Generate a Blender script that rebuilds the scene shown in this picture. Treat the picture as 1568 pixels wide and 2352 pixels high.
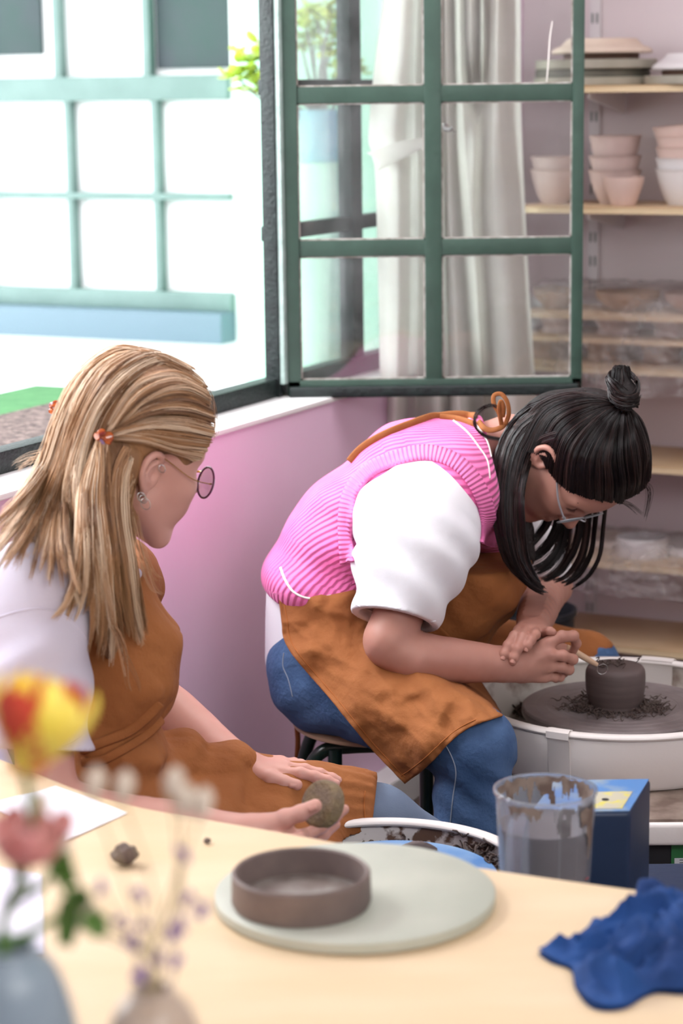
import bpy, bmesh, math, random
import numpy as np
from mathutils import Vector, Matrix
from mathutils.bvhtree import BVHTree
from mathutils import noise as mnoise

S = bpy.context.scene
for o in list(bpy.data.objects):
    bpy.data.objects.remove(o, do_unlink=True)
random.seed(7); RNG = np.random.default_rng(11)
COL = S.collection

# ------------------------------------------------------------------ camera
FPX, CAMH, PITCH, ROLL = 5000.0, 1.72, math.radians(10.9), math.radians(0.75)
cd = bpy.data.cameras.new('camera'); cam = bpy.data.objects.new('camera', cd); COL.objects.link(cam)
cd.sensor_fit = 'VERTICAL'; cd.sensor_height = 36.0; cd.lens = FPX / 2352 * 36.0
cd.clip_start = 0.05; cd.clip_end = 200
cd.dof.use_dof = True; cd.dof.focus_distance = 3.78; cd.dof.aperture_fstop = 3.4
_f = Vector((0, math.cos(PITCH), -math.sin(PITCH))); _u = Vector((0, math.sin(PITCH), math.cos(PITCH))); _r = Vector((1, 0, 0))
cr, sr = math.cos(ROLL), math.sin(ROLL)
_right = _r * cr - _u * sr * -1 * -1 if False else (_r * cr - _u * sr)
_up = _u * cr + _r * sr
M = Matrix((_right, _up, -_f)).transposed().to_4x4(); M.translation = Vector((0, 0, CAMH))
cam.matrix_world = M
S.camera = cam
CAMP = Vector((0, 0, CAMH))

# ------------------------------------------------------------------ world + light
S.view_settings.view_transform = 'Standard'; S.view_settings.look = 'None'
S.view_settings.gamma = 1.0; S.view_settings.use_curve_mapping = False
S.view_settings.exposure = 0.45
S.cycles.use_denoising = True
S.cycles.max_bounces = 7; S.cycles.diffuse_bounces = 4; S.cycles.glossy_bounces = 3
S.cycles.transmission_bounces = 6; S.cycles.transparent_max_bounces = 12
S.cycles.caustics_reflective = False; S.cycles.caustics_refractive = False
S.cycles.sample_clamp_indirect = 6.0
w = bpy.data.worlds.new('daylight'); S.world = w; w.use_nodes = True
bg = w.node_tree.nodes['Background']
bg.inputs[0].default_value = (0.90, 0.96, 1.0, 1); bg.inputs[1].default_value = 5.0

def area(name, loc, look, sx, sy, power, col, portal=False, spread=180):
    l = bpy.data.lights.new(name, 'AREA'); l.shape = 'RECTANGLE'; l.size = sx; l.size_y = sy
    l.energy = power; l.color = col; l.spread = math.radians(spread)
    o = bpy.data.objects.new(name, l); COL.objects.link(o); o.location = loc
    d = (Vector(look) - Vector(loc)).normalized()
    o.rotation_euler = d.to_track_quat('-Z', 'Y').to_euler()
    if portal: l.cycles.is_portal = True
    return o

# ------------------------------------------------------------------ mapping from the plan
def ray(x, y):
    u0 = (x - 784) / FPX; v0 = (1176 - y) / FPX
    return (_f + _right * u0 + _up * v0)
def at(x, y, Y):
    d = ray(x, y); return CAMP + d * (Y / d.y)
def atz(x, y, z):
    d = ray(x, y); return CAMP + d * ((z - CAMH) / d.z)
def V(*a): return Vector(a)
WA = V(math.sin(math.radians(26)), math.cos(math.radians(26)), 0)   # along the window wall, away
WN = V(WA.y, -WA.x, 0)                                              # out of the wall into the room
W0 = V(0.077, 5.121, 0)
def WL(s, n, z): return W0 + WA * s + WN * n + V(0, 0, z)
def onwall(x, y, n=0.0):
    d = ray(x, y); t = ((W0 + WN * n - CAMP).dot(WN)) / d.dot(WN); p = CAMP + d * t
    return (p - W0).dot(WA), p.z
SC = 0.98                                                            # corner along the window wall
def onshelf(x, y, off=0.0):
    """(n along the shelf wall, z) of a pixel at `off` in front of the shelf wall"""
    q = W0 + WA * (SC - off)
    d = ray(x, y); t = ((q - CAMP).dot(WA)) / d.dot(WA); p = CAMP + d * t
    return (p - W0).dot(WN), p.z
def SH(n, off, z): return W0 + WA * (SC - off) + WN * n + V(0, 0, z)

# ------------------------------------------------------------------ materials
def node(nt, t, **k):
    n = nt.nodes.new(t)
    for a, b in k.items(): setattr(n, a, b)
    return n
def srgb(c):
    return tuple(((v / 12.92) if v <= 0.04045 else ((v + 0.055) / 1.055) ** 2.4) for v in c)
def hexc(r, g, b): return srgb((r / 255, g / 255, b / 255))
def mat(name, col, rough=0.6, col2=None, nscale=8.0, ndetail=4, bump=0.0, bscale=60.0, metal=0.0, spec=0.5,
        trans=0.0, sss=0.0, sheen=0.0, coat=0.0, alpha=1.0, lo=0.35, hi=0.65, stretch=(1, 1, 1), ior=1.45):
    m = bpy.data.materials.new(name); m.use_nodes = True; nt = m.node_tree
    b = nt.nodes['Principled BSDF']
    b.inputs['Base Color'].default_value = (*col, 1); b.inputs['Roughness'].default_value = rough
    b.inputs['Metallic'].default_value = metal; b.inputs['Specular IOR Level'].default_value = spec
    b.inputs['Transmission Weight'].default_value = trans; b.inputs['IOR'].default_value = ior
    b.inputs['Coat Weight'].default_value = coat; b.inputs['Alpha'].default_value = alpha
    if sss:
        b.inputs['Subsurface Weight'].default_value = sss
        b.inputs['Subsurface Radius'].default_value = (0.012, 0.005, 0.003)
        b.inputs['Subsurface Scale'].default_value = 1.0
    if sheen: b.inputs['Sheen Weight'].default_value = sheen
    tc = node(nt, 'ShaderNodeTexCoord'); mp = node(nt, 'ShaderNodeMapping')
    mp.inputs['Scale'].default_value = stretch
    nt.links.new(tc.outputs['Object'], mp.inputs[0])
    m['_map'] = mp.name
    if col2 is not None:
        n = node(nt, 'ShaderNodeTexNoise'); n.inputs['Scale'].default_value = nscale; n.inputs['Detail'].default_value = ndetail
        nt.links.new(mp.outputs[0], n.inputs['Vector'])
        r = node(nt, 'ShaderNodeValToRGB'); r.color_ramp.elements[0].position = lo; r.color_ramp.elements[1].position = hi
        r.color_ramp.elements[0].color = (*col, 1); r.color_ramp.elements[1].color = (*col2, 1)
        nt.links.new(n.outputs['Fac'], r.inputs[0]); nt.links.new(r.outputs[0], b.inputs['Base Color'])
    if bump:
        n = node(nt, 'ShaderNodeTexNoise'); n.inputs['Scale'].default_value = bscale; n.inputs['Detail'].default_value = 5
        nt.links.new(mp.outputs[0], n.inputs['Vector'])
        bp = node(nt, 'ShaderNodeBump'); bp.inputs['Strength'].default_value = bump; bp.inputs['Distance'].default_value = 0.01
        nt.links.new(n.outputs['Fac'], bp.inputs['Height']); nt.links.new(bp.outputs[0], b.inputs['Normal'])
    return m

# ------------------------------------------------------------------ mesh builders
class MB:
    def __init__(s): s.v = []; s.f = []
    def add(s, vs, fs):
        k = len(s.v); s.v += [Vector(v) for v in vs]; s.f += [tuple(i + k for i in f) for f in fs]; return s
    def box(s, o, ax, ay, az):
        """parallelepiped from corner o and three edge vectors"""
        o = Vector(o); P = [o, o + ax, o + ax + ay, o + ay]; P += [p + az for p in P]
        fs = [(0, 3, 2, 1), (4, 5, 6, 7), (0, 1, 5, 4), (1, 2, 6, 5), (2, 3, 7, 6), (3, 0, 4, 7)]
        if Vector(ax).cross(Vector(ay)).dot(Vector(az)) < 0: fs = [f[::-1] for f in fs]
        return s.add(P, fs)
    def rbox(s, o, ax, ay, az, r=0.004, seg=2):
        bm = bmesh.new(); t = MB(); t.box(o, ax, ay, az)
        vs = [bm.verts.new(v) for v in t.v]
        for f in t.f: bm.faces.new([vs[i] for i in f])
        bmesh.ops.bevel(bm, geom=bm.edges[:], offset=r, segments=seg, affect='EDGES', profile=0.6)
        bm.verts.index_update(); s.add([v.co for v in bm.verts], [[v.index for v in f.verts] for f in bm.faces]); bm.free(); return s
    def wbox(s, s0, s1, n0, n1, z0, z1, r=0):
        """box in window-wall coordinates"""
        f = s.rbox if r else s.box
        a = (WL(s0, n0, z0), WA * (s1 - s0), WN * (n1 - n0), V(0, 0, z1 - z0))
        return f(*a, r) if r else f(*a)
    def sbox(s, n0, n1, o0, o1, z0, z1, r=0):
        a = (SH(n0, o0, z0), WN * (n1 - n0), -WA * (o1 - o0), V(0, 0, z1 - z0))
        return s.rbox(*a, r) if r else s.box(*a)
    def lathe(s, prof, c, ax=(0, 0, 1), n=48, ex=None, wob=0.0, seed=0):
        """profile of (r,h) round axis ax at c; closed where r==0"""
        ax = Vector(ax).normalized(); x = Vector(ex) if ex is not None else (V(1, 0, 0) if abs(ax.x) < 0.9 else V(0, 1, 0))
        x = (x - ax * x.dot(ax)).normalized(); y = ax.cross(x); c = Vector(c); vs = []; fs = []; rows = []
        for r, h in prof:
            if r < 1e-6: rows.append([len(vs)]); vs.append(c + ax * h)
            else:
                rows.append(list(range(len(vs), len(vs) + n)))
                for i in range(n):
                    a = 2 * math.pi * i / n; rr = r * (1 + wob * math.sin(2 * a + seed) + wob * .5 * math.sin(3 * a + seed * 2))
                    vs.append(c + ax * h + (x * math.cos(a) + y * math.sin(a)) * rr)
        for A, B in zip(rows, rows[1:]):
            for i in range(n):
                j = (i + 1) % n
                if len(A) == 1 and len(B) == 1: continue
                if len(A) == 1: fs.append((A[0], B[j], B[i]))
                elif len(B) == 1: fs.append((A[i], A[j], B[0]))
                else: fs.append((A[i], A[j], B[j], B[i]))
        return s.add(vs, fs)
    def tube(s, pts, r, n=10, closed=False, flat=None, cap=True, up=None):
        pts = [Vector(p) for p in pts]; m = len(pts); rs = r if hasattr(r, '__len__') else [r] * m
        vs = []; fs = []; prev = None
        for i, p in enumerate(pts):
            if closed: t = pts[(i + 1) % m] - pts[i - 1]
            else: t = pts[min(i + 1, m - 1)] - pts[max(i - 1, 0)]
            if t.length < 1e-9: t = V(0, 0, 1)
            t.normalize()
            if prev is None:
                x = Vector(up) if up is not None else (V(0, 0, 1) if abs(t.z) < 0.9 else V(1, 0, 0))
            else: x = prev
            x = (x - t * x.dot(t)).normalized(); prev = x; y = t.cross(x)
            fl = flat if flat else 1.0
            for k in range(n):
                a = 2 * math.pi * k / n; vs.append(p + x * math.cos(a) * rs[i] * fl + y * math.sin(a) * rs[i])
        R = m if closed else m - 1
        for i in range(R):
            for k in range(n):
                a = i * n + k; b = i * n + (k + 1) % n; c = ((i + 1) % m) * n + (k + 1) % n; d = ((i + 1) % m) * n + k
                fs.append((a, b, c, d))
        if not closed and cap:
            fs.append(tuple(range(n))[::-1]); fs.append(tuple((m - 1) * n + k for k in range(n)))
        return s.add(vs, fs)
    def grid(s, P, thick=0.0, off=0.0):
        """P[i][j] points; thick > 0 makes a closed slab along the normals"""
        P = np.array([[tuple(p) for p in row] for row in P], float); ni, nj = P.shape[:2]
        du = np.gradient(P, axis=0); dv = np.gradient(P, axis=1); nn = np.cross(du, dv)
        nn /= (np.linalg.norm(nn, axis=2, keepdims=True) + 1e-12)
        def idx(i, j): return i * nj + j
        if thick == 0:
            return s.add([Vector(p) for p in P.reshape(-1, 3)], [(idx(i, j), idx(i, j + 1), idx(i + 1, j + 1), idx(i + 1, j)) for i in range(ni - 1) for j in range(nj - 1)])
        A = P + nn * (off + thick / 2); B = P + nn * (off - thick / 2); K = ni * nj
        vs = [Vector(p) for p in A.reshape(-1, 3)] + [Vector(p) for p in B.reshape(-1, 3)]
        fs = []
        for i in range(ni - 1):
            for j in range(nj - 1):
                q = (idx(i, j), idx(i + 1, j), idx(i + 1, j + 1), idx(i, j + 1))
                fs.append(q); fs.append(tuple(x + K for x in q[::-1]))
        ring = [idx(i, 0) for i in range(ni)] + [idx(ni - 1, j) for j in range(1, nj)] + [idx(i, nj - 1) for i in range(ni - 2, -1, -1)] + [idx(0, j) for j in range(nj - 2, 0, -1)]
        for a, b in zip(ring, ring[1:] + ring[:1]): fs.append((b, a, a + K, b + K))
        return s.add(vs, fs)

def wloc(o):
    p = Vector((0, 0, 0))
    while o: p += o.location; o = o.parent
    return p
def tag(o, label=None, cat=None, group=None, kind=None):
    if label: o['label'] = label
    if cat: o['category'] = cat
    if group: o['group'] = group
    if kind: o['kind'] = kind
    return o
def obj(name, mb, m, parent=None, smooth=True, ang=40):
    """one mesh object from world-space vertices; its origin is its base (top level) or its parent's"""
    vs = mb.v if isinstance(mb, MB) else mb[0]; fs = mb.f if isinstance(mb, MB) else mb[1]
    A = np.array([tuple(v) for v in vs], float) if not isinstance(vs, np.ndarray) else vs
    if parent is not None: base = np.array(wloc(parent)); loc = (0, 0, 0)
    else:
        mn, mx = A.min(0), A.max(0); base = np.array([(mn[0] + mx[0]) / 2, (mn[1] + mx[1]) / 2, mn[2]]); loc = base
    me = bpy.data.meshes.new(name); me.from_pydata((A - base).tolist(), [], fs if isinstance(fs, list) else fs.tolist())
    me.validate(); me.update()
    o = bpy.data.objects.new(name, me); COL.objects.link(o); o.location = loc
    if parent is not None: o.parent = parent
    if m is not None:
        for k in (m if isinstance(m, (list, tuple)) else [m]): me.materials.append(k)
    if smooth:
        me.polygons.foreach_set('use_smooth', [True] * len(me.polygons))
        if ang:
            bm = bmesh.new(); bm.from_mesh(me); ca = math.radians(ang)
            for e in bm.edges:
                if len(e.link_faces) == 2 and e.calc_face_angle(0) > ca: e.smooth = False
            bm.to_mesh(me); bm.free()
    return o
def thing(name, loc, label, cat, group=None):
    o = bpy.data.objects.new(name, None); o.empty_display_size = 0.05; COL.objects.link(o); o.location = Vector(loc)
    return tag(o, label, cat, group)
def struct(name, mb, m, smooth=False):
    o = obj(name, mb, m, None, smooth); o['kind'] = 'structure'; return o
def crom(P, n, closed=False):
    """Catmull-Rom through P, n samples"""
    P = np.array([tuple(p) for p in P], float); m = len(P)
    if m == 2: t = np.linspace(0, 1, n)[:, None]; return P[0] * (1 - t) + P[1] * t
    seg = m if closed else m - 1
    t = np.linspace(0, seg, n, endpoint=not closed); i = np.minimum(t.astype(int), seg - 1); f = (t - i)[:, None]
    def g(k): return P[k % m] if closed else P[np.clip(k, 0, m - 1)]
    a, b, c, d = g(i - 1), g(i), g(i + 1), g(i + 2)
    return 0.5 * ((2 * b) + (-a + c) * f + (2 * a - 5 * b + 4 * c - d) * f ** 2 + (-a + 3 * b - 3 * c + d) * f ** 3)
def bez(P, n=24): return [Vector(p) for p in crom(P, n)]
# ================================================================== ROOM
m_lilac = mat('lilac_wall_paint', hexc(240, 206, 230), 0.7, hexc(234, 200, 224), 3, bump=0.08, bscale=25)
m_mauve = mat('mauve_wall_paint', hexc(222, 210, 212), 0.75, hexc(216, 204, 206), 3, bump=0.06, bscale=25)
m_white = mat('white_gloss_paint', hexc(238, 238, 236), 0.4)
m_floor = mat('worn_brown_floor', hexc(112, 92, 84), 0.6, hexc(84, 68, 62), 6, bump=0.1)
m_green = mat('green_window_paint', hexc(50, 72, 62), 0.42, hexc(56, 80, 69), 14, bump=0.12, bscale=90)
m_green_d = mat('dark_weathered_green_paint', hexc(12, 22, 22), 0.5, hexc(26, 38, 36), 30, bump=0.3, bscale=120)
m_glass = bpy.data.materials.new('window_glass'); m_glass.use_nodes = True
def thin_glass(m, tint=(1, 1, 1), gloss=0.08, rough=0.02, haze=0.0, hazecol=(0.9, 0.9, 0.92), haze_noise=False):
    nt = m.node_tree; nt.nodes.clear(); out = node(nt, 'ShaderNodeOutputMaterial')
    t = node(nt, 'ShaderNodeBsdfTransparent'); t.inputs[0].default_value = (*tint, 1)
    g = node(nt, 'ShaderNodeBsdfGlossy'); g.inputs['Roughness'].default_value = rough
    mx = node(nt, 'ShaderNodeMixShader'); fr = node(nt, 'ShaderNodeLayerWeight'); fr.inputs[0].default_value = 0.25
    mu = node(nt, 'ShaderNodeMath', operation='MULTIPLY_ADD'); mu.inputs[1].default_value = 0.5; mu.inputs[2].default_value = gloss
    nt.links.new(fr.outputs['Fresnel'], mu.inputs[0]); nt.links.new(mu.outputs[0], mx.inputs[0])
    nt.links.new(t.outputs[0], mx.inputs[1]); nt.links.new(g.outputs[0], mx.inputs[2]); last = mx
    if haze:
        d = node(nt, 'ShaderNodeBsdfDiffuse'); d.inputs[0].default_value = (*hazecol, 1)
        tl = node(nt, 'ShaderNodeBsdfTranslucent'); tl.inputs[0].default_value = (*hazecol, 1)
        a = node(nt, 'ShaderNodeAddShader') if False else node(nt, 'ShaderNodeMixShader'); a.inputs[0].default_value = 0.5
        nt.links.new(d.outputs[0], a.inputs[1]); nt.links.new(tl.outputs[0], a.inputs[2])
        m2 = node(nt, 'ShaderNodeMixShader'); m2.inputs[0].default_value = haze
        if haze_noise:
            tc = node(nt, 'ShaderNodeTexCoord'); nn = node(nt, 'ShaderNodeTexNoise'); nn.inputs['Scale'].default_value = haze_noise; nn.inputs['Detail'].default_value = 6
            r = node(nt, 'ShaderNodeMapRange'); r.inputs[1].default_value = 0.35; r.inputs[2].default_value = 0.75; r.inputs[3].default_value = haze * 0.3; r.inputs[4].default_value = min(1, haze * 2.0)
            nt.links.new(tc.outputs['Object'], nn.inputs['Vector']); nt.links.new(nn.outputs['Fac'], r.inputs[0]); nt.links.new(r.outputs[0], m2.inputs[0])
        nt.links.new(last.outputs[0], m2.inputs[1]); nt.links.new(a.outputs[0], m2.inputs[2]); last = m2
    nt.links.new(last.outputs[0], out.inputs[0])
thin_glass(m_glass, (0.96, 0.98, 0.97), 0.03, 0.01, 0.035, haze_noise=9.0)

SILL = 1.04; HEAD = 2.16; SL, SR_ = -3.2, 0.66        # opening along the wall
TH = 0.26
b = MB()
b.wbox(-6.0, SC, -TH, 0, 0, SILL - 0.012)                 # below the window
b.wbox(-6.0, SC, -TH, 0, HEAD, 2.75)
b.wbox(-6.0, SL, -TH, 0, SILL - 0.012, HEAD); b.wbox(SR_, SC, -TH, 0, SILL - 0.012, HEAD)
struct('wall_left', b, m_lilac)
b = MB(); b.sbox(-0.1, 4.6, -0.12, 0, 0, 2.75); struct('wall_back', b, m_mauve)
b = MB(); b.box(V(-4, -3.5, -0.1), V(9, 0, 0), V(0, 12, 0), V(0, 0, 0.1)); struct('floor', b, m_floor)
b = MB(); b.box(V(-4, -3.5, 2.75), V(9, 0, 0), V(0, 10.6, 0), V(0, 0, 0.1)); struct('ceiling', b, m_white)
b = MB(); p0 = SH(3.4, 0, 0); b.box(p0 + WA * 0.1, -WA * 9, WN * 0.1, V(0, 0, 2.75)); struct('wall_right', b, m_mauve)
p0 = WL(-7.2, -0.3, 0); b = MB(); b.box(p0, WN * 5.5, WA * -0.1, V(0, 0, 2.75)); struct('wall_front', b, m_mauve)
b = MB(); b.wbox(-5, SC, 0.001, 0.075, 0, 0.085, 0.006); struct('baseboard_left', b, m_white)
b = MB(); b.wbox(SL, SR_, -0.145, 0.006, SILL - 0.012, SILL, 0.003); struct('trim_1', b, m_white)       # inner sill
# fixed window frame
HS = -0.262                                                # hinge post position along the wall
fr = thing('window_1', WL(-1.4, -0.14, SILL), 'green steel window frame set in the lilac wall', 'window'); fr['kind'] = 'structure'
fr.name = 'window_1'
b = MB(); b.wbox(SL, SR_, -0.155, -0.11, SILL, SILL + 0.042, 0.004); obj('bottom_rail', b, m_green_d, fr)
b = MB(); b.wbox(SL, SR_, -0.155, -0.11, HEAD - 0.045, HEAD, 0.004); obj('top_rail', b, m_green_d, fr)
m_post = mat('grey_green_post_paint', hexc(150, 172, 164), 0.5, hexc(170, 188, 182), 30, bump=0.3, bscale=160)
b = MB(); b.wbox(HS - 0.014, HS + 0.006, -0.140, -0.104, SILL, HEAD, 0.003); obj('post', b, m_green_d, fr)
b = MB(); b.wbox(HS - 0.010, HS + 0.020, -0.104, -0.092, SILL + 0.03, HEAD, 0.002); obj('hinge_strip', b, m_post, fr)
b = MB()
s_m = onwall(812, 600, -0.13)[0]; b.wbox(s_m - 0.03, s_m + 0.03, -0.155, -0.118, SILL, HEAD, 0.003)
obj('mullion', b, m_green_d, fr)
for zr in (1.41, 1.735):
    b = MB(); b.wbox(HS, SR_, -0.152, -0.122, zr - 0.018, zr + 0.016, 0.003); obj('transom', b, m_green_d, fr)
b = MB(); b.wbox(HS, SR_, -0.140, -0.137, SILL + 0.03, HEAD - 0.03); obj('pane', b, m_glass, fr)
b = MB(); b.wbox(SR_ - 0.04, SR_, -0.155, -0.11, SILL, HEAD, 0.003); obj('jamb', b, m_green_d, fr)

# opened casement, swung into the room
CY = 4.945
def cx(x, y=560): return at(x, y, CY).x
def cz(y, x=1000): return at(x, y, CY).z
cas = thing('window_2', at(665, 903, CY), 'green casement leaf of six panes swung open into the room', 'window'); cas['kind'] = 'structure'
xL, xR = cx(655), cx(1337); zb = cz(903); zt = 2.13
def frame_bar(x0, x1, z0, z1, y0=CY - 0.016, y1=CY + 0.016, r=0.003): 
    m_ = MB(); m_.rbox(V(x0, y0, z0), V(x1 - x0, 0, 0), V(0, y1 - y0, 0), V(0, 0, z1 - z0), r); return m_
obj('stile', frame_bar(xL, cx(687), zb, zt), m_green, cas)
obj('stile', frame_bar(cx(1311), xR, zb, zt), m_green, cas)
zr1, zr2 = (cz(567), cz(215))
obj('bottom_rail', frame_bar(xL, xR, zb, cz(868)), m_green, cas)
lip = MB(); lip.rbox(V(xL + 0.004, CY - 0.032, zb - 0.004), V(xR - xL - 0.008, 0, 0), V(0, 0.02, 0), V(0, 0, 0.026), 0.006, 3); obj('drip_rail', lip, m_green_d, cas)
obj('top_rail', frame_bar(xL, xR, zt - 0.035, zt), m_green, cas)
for zz in (zr1, zr2): obj('glazing_bar', frame_bar(cx(680), cx(1315), zz - 0.0185, zz + 0.0185, CY - 0.012, CY + 0.012), m_green, cas)
obj('glazing_bar', frame_bar(cx(975), cx(1014), zb + 0.01, zt - 0.01, CY - 0.0135, CY + 0.0135), m_green, cas)
rows = [(cz(868), zr1 - 0.0185), (zr1 + 0.0185, zr2 - 0.0185), (zr2 + 0.0185, zt - 0.035)]
colsx = [(cx(687), cx(975)), (cx(1014), cx(1311))]
m_putty = mat('old_putty', hexc(196, 190, 184), 0.8, hexc(150, 140, 132), 60, bump=0.4, bscale=200)
for z0, z1 in rows:
    for x0, x1 in colsx:
        g = MB(); g.box(V(x0 - 0.004, CY - 0.0015, z0 - 0.004), V(x1 - x0 + 0.008, 0, 0), V(0, 0.003, 0), V(0, 0, z1 - z0 + 0.008)); pn = obj('pane', g, m_glass, cas)
        g = MB(); t = 0.0032
        for q in ((x0, z0, x1 - x0, t), (x0, z1 - t, x1 - x0, t), (x0, z0, t, z1 - z0), (x1 - t, z0, t, z1 - z0)):
            g.box(V(q[0], CY - 0.006, q[1]), V(q[2], 0, 0), V(0, 0.004, 0), V(0, 0, q[3]))
        obj('putty_bead', g, m_putty, pn)
for y in (60, 250, 560, 690):
    z = at(655, y, CY).z; g = MB()
    c = V(xL - 0.005, CY - 0.010, z); g.tube([c + V(0, 0, -0.028), c + V(0, 0, 0.028)], 0.0065, 10)
    g.rbox(c + V(-0.020, 0.004, -0.02), V(0.028, 0, 0), V(0, 0.006, 0), V(0, 0, 0.04), 0.002)
    obj('hinge', g, m_green_d if y in (250, 690) else m_post, cas)
# small latch catch seen through the middle pane and a wire on the glass
m_steel = mat('bright_steel', hexc(200, 200, 198), 0.25, metal=1.0)
m_cobweb = mat('pale_scratch', hexc(225, 220, 214), 0.8)
b = MB(); b.tube(bez([at(1268, 48, CY - .003), at(1262, 90, CY - .003), at(1259, 140, CY - .003), at(1255, 188, CY - .003)], 14), [.0012 + .0008 * math.sin(i * .24) for i in range(14)], 6, flat=.3, up=(0, -1, 0)); obj('scratch', b, m_cobweb, cas)

# ------------------------------------------------------------------ outside
m_facade = mat('white_render', hexc(236, 238, 236), 0.8, hexc(228, 230, 228), 2)
m_mint = mat('mint_render', hexc(176, 226, 200), 0.8, hexc(190, 232, 210), 2)
m_gravel = mat('pink_grey_gravel', hexc(70, 58, 56), 0.9, hexc(128, 110, 104), 50, bump=0.9, bscale=90)
m_turf = mat('green_felt', hexc(60, 112, 66), 0.9, hexc(72, 124, 76), 30)
m_pale = mat('pale_green_frame_paint', hexc(104, 128, 122), 0.5, hexc(112, 136, 130), 10)
m_blind = mat('white_blind', hexc(240, 240, 238), 0.6)
m_dim = mat('dim_green_grey_room_view', hexc(48, 70, 66), 0.6, hexc(66, 68, 76), 3)
b = MB(); b.wbox(-6, 0.15, -0.78, -TH, 0.86, 0.985, 0.006); b.wbox(0.15, 0.9, -0.46, -TH, 0.86, 0.985, 0.006); o = struct('trim_2', b, m_gravel)
b = MB(); b.wbox(-6, 0.1, -1.02, -0.78, 0.80, 0.980, 0.006); o = struct('trim_3', b, m_turf)
b = MB(); b.wbox(-9, 5, -9.0, -0.80, 0.3, 0.4); struct('ground_outside', b, m_facade)
# facade across the yard, square to the window wall
q = at(270, 450, 7.35); FO = (q - W0).dot(WA)               # distance along WA
def FP(n, o, z): return W0 + WA * (FO + o) + WN * n + V(0, 0, z)
def onfac(x, y):
    d = ray(x, y); P0 = W0 + WA * FO; t = ((P0 - CAMP).dot(WA)) / d.dot(WA); p = CAMP + d * t
    return (p - W0).dot(WN), p.z
def fbox(mb, n0, n1, o0, o1, z0, z1, r=0):
    a = (FP(n0, o0, z0), WN * (n1 - n0), WA * (o1 - o0), V(0, 0, z1 - z0))
    return mb.rbox(*a, r) if r else mb.box(*a)
nR, zS = onfac(541, 715); nL = nR - 1.35
fw_top = 2.6
b = MB(); nE = onfac(655, 400)[0]
fbox(b, nL - 1.5, nL, 0, 0.2, 0.35, 4.2); fbox(b, nR, nE, 0, 0.2, 0.35, 4.2); fbox(b, nL, nR, 0, 0.2, 0.35, zS - 0.1); fbox(b, nL, nR, 0, 0.2, fw_top, 4.2)
fc = struct('wall_outside', b, m_facade)
b = MB(); fbox(b, nE, nE + 1.6, -0.3, 0.1, 0.35, 4.2, 0.01); struct('wall_outside_mint', b, m_mint)
fw = thing('window_3', FP((nL + nR) / 2, 0, zS), 'pale green window with small panes in the white building across the yard', 'window'); fw['kind'] = 'structure'
b = MB(); fbox(b, nL - 0.0, nR + 0.0, -0.10, 0.06, zS - 0.10, zS - 0.0, 0.004); obj('sill', b, mat('blue_grey_sill_paint', hexc(100, 122, 134), 0.5), fw)
b = MB(); fbox(b, nL, nR, -0.03, 0.03, zS, zS + 0.06, 0.006); obj('bottom_rail', b, m_pale, fw)
for yb, hw in ((450, 0.011), (203, 0.040)):
    z = onfac(300, yb)[1]; b = MB(); fbox(b, nL, nR, -0.025, 0.025, z - hw, z + hw, 0.004); obj('glazing_bar', b, m_pale, fw)
z3 = onfac(300, 203)[1]
for xx in (167, 365, -40):
    n_ = onfac(xx, 450)[0]; b = MB(); fbox(b, n_ - 0.012, n_ + 0.012, -0.02, 0.02, zS, z3, 0.003); obj('glazing_bar', b, m_pale, fw)
for xx in (136, 341, -60):
    n_ = onfac(xx, 90)[0]; b = MB(); fbox(b, n_ - 0.014, n_ + 0.014, -0.02, 0.02, z3, fw_top, 0.003); obj('glazing_bar', b, m_pale, fw)
b = MB(); fbox(b, nL, nR, 0.03, 0.036, zS, fw_top); obj('blind', b, m_blind, fw)
for (x0, y0, x1, y1) in ((-60, -60, 84, 128), (356, -60, 531, 158)):
    na, za = onfac(x0, y1); nb, zb_ = onfac(x1, y0); b = MB(); fbox(b, na, nb, 0.012, 0.028, za, zb_, 0.003); o = obj('dark_panel', b, m_dim, fw)  # flat dark colour stands in for the unlit room behind these panes
na = onfac(425, 90)[0]; nb = onfac(478, 90)[0]

# jade plant in a blue planter on the yard side
m_jade = mat('jade_leaf_green', hexc(150, 190, 60), 0.35, hexc(196, 214, 80), 12, sss=0.0)
m_bark = mat('grey_bark', hexc(130, 128, 124), 0.8, hexc(96, 92, 90), 30, bump=0.4)
m_planter = mat('pale_blue_planter', hexc(126, 176, 190), 0.5, hexc(140, 190, 200), 4)
PY = 6.15
pp = at(737, 372, PY); jp = thing('jade_plant', pp, 'bushy jade plant with yellow green leaves in a pale blue planter outside', 'plant')
rp = 0.058; zt_ = at(737, 252, PY).z - pp.z
b = MB(); b.lathe([(0, 0), (rp * .86, 0), (rp * .9, 0.01), (rp, zt_), (rp * .93, zt_), (rp * .9, zt_ * .85), (0, zt_ * .85)], pp); obj('planter', b, m_planter, jp)
b = MB(); b.lathe([(0, -1.0), (rp * 1.05, -1.0), (rp * 1.05, -0.001), (0, -0.001)], pp, n=32); po = obj('pedestal', b, m_mint, None); tag(po, 'mint green round pedestal carrying the blue planter outside the window', 'pedestal')
leaf = MB(); stems = MB(); top = pp + V(0, 0, zt_ * .8)
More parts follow.
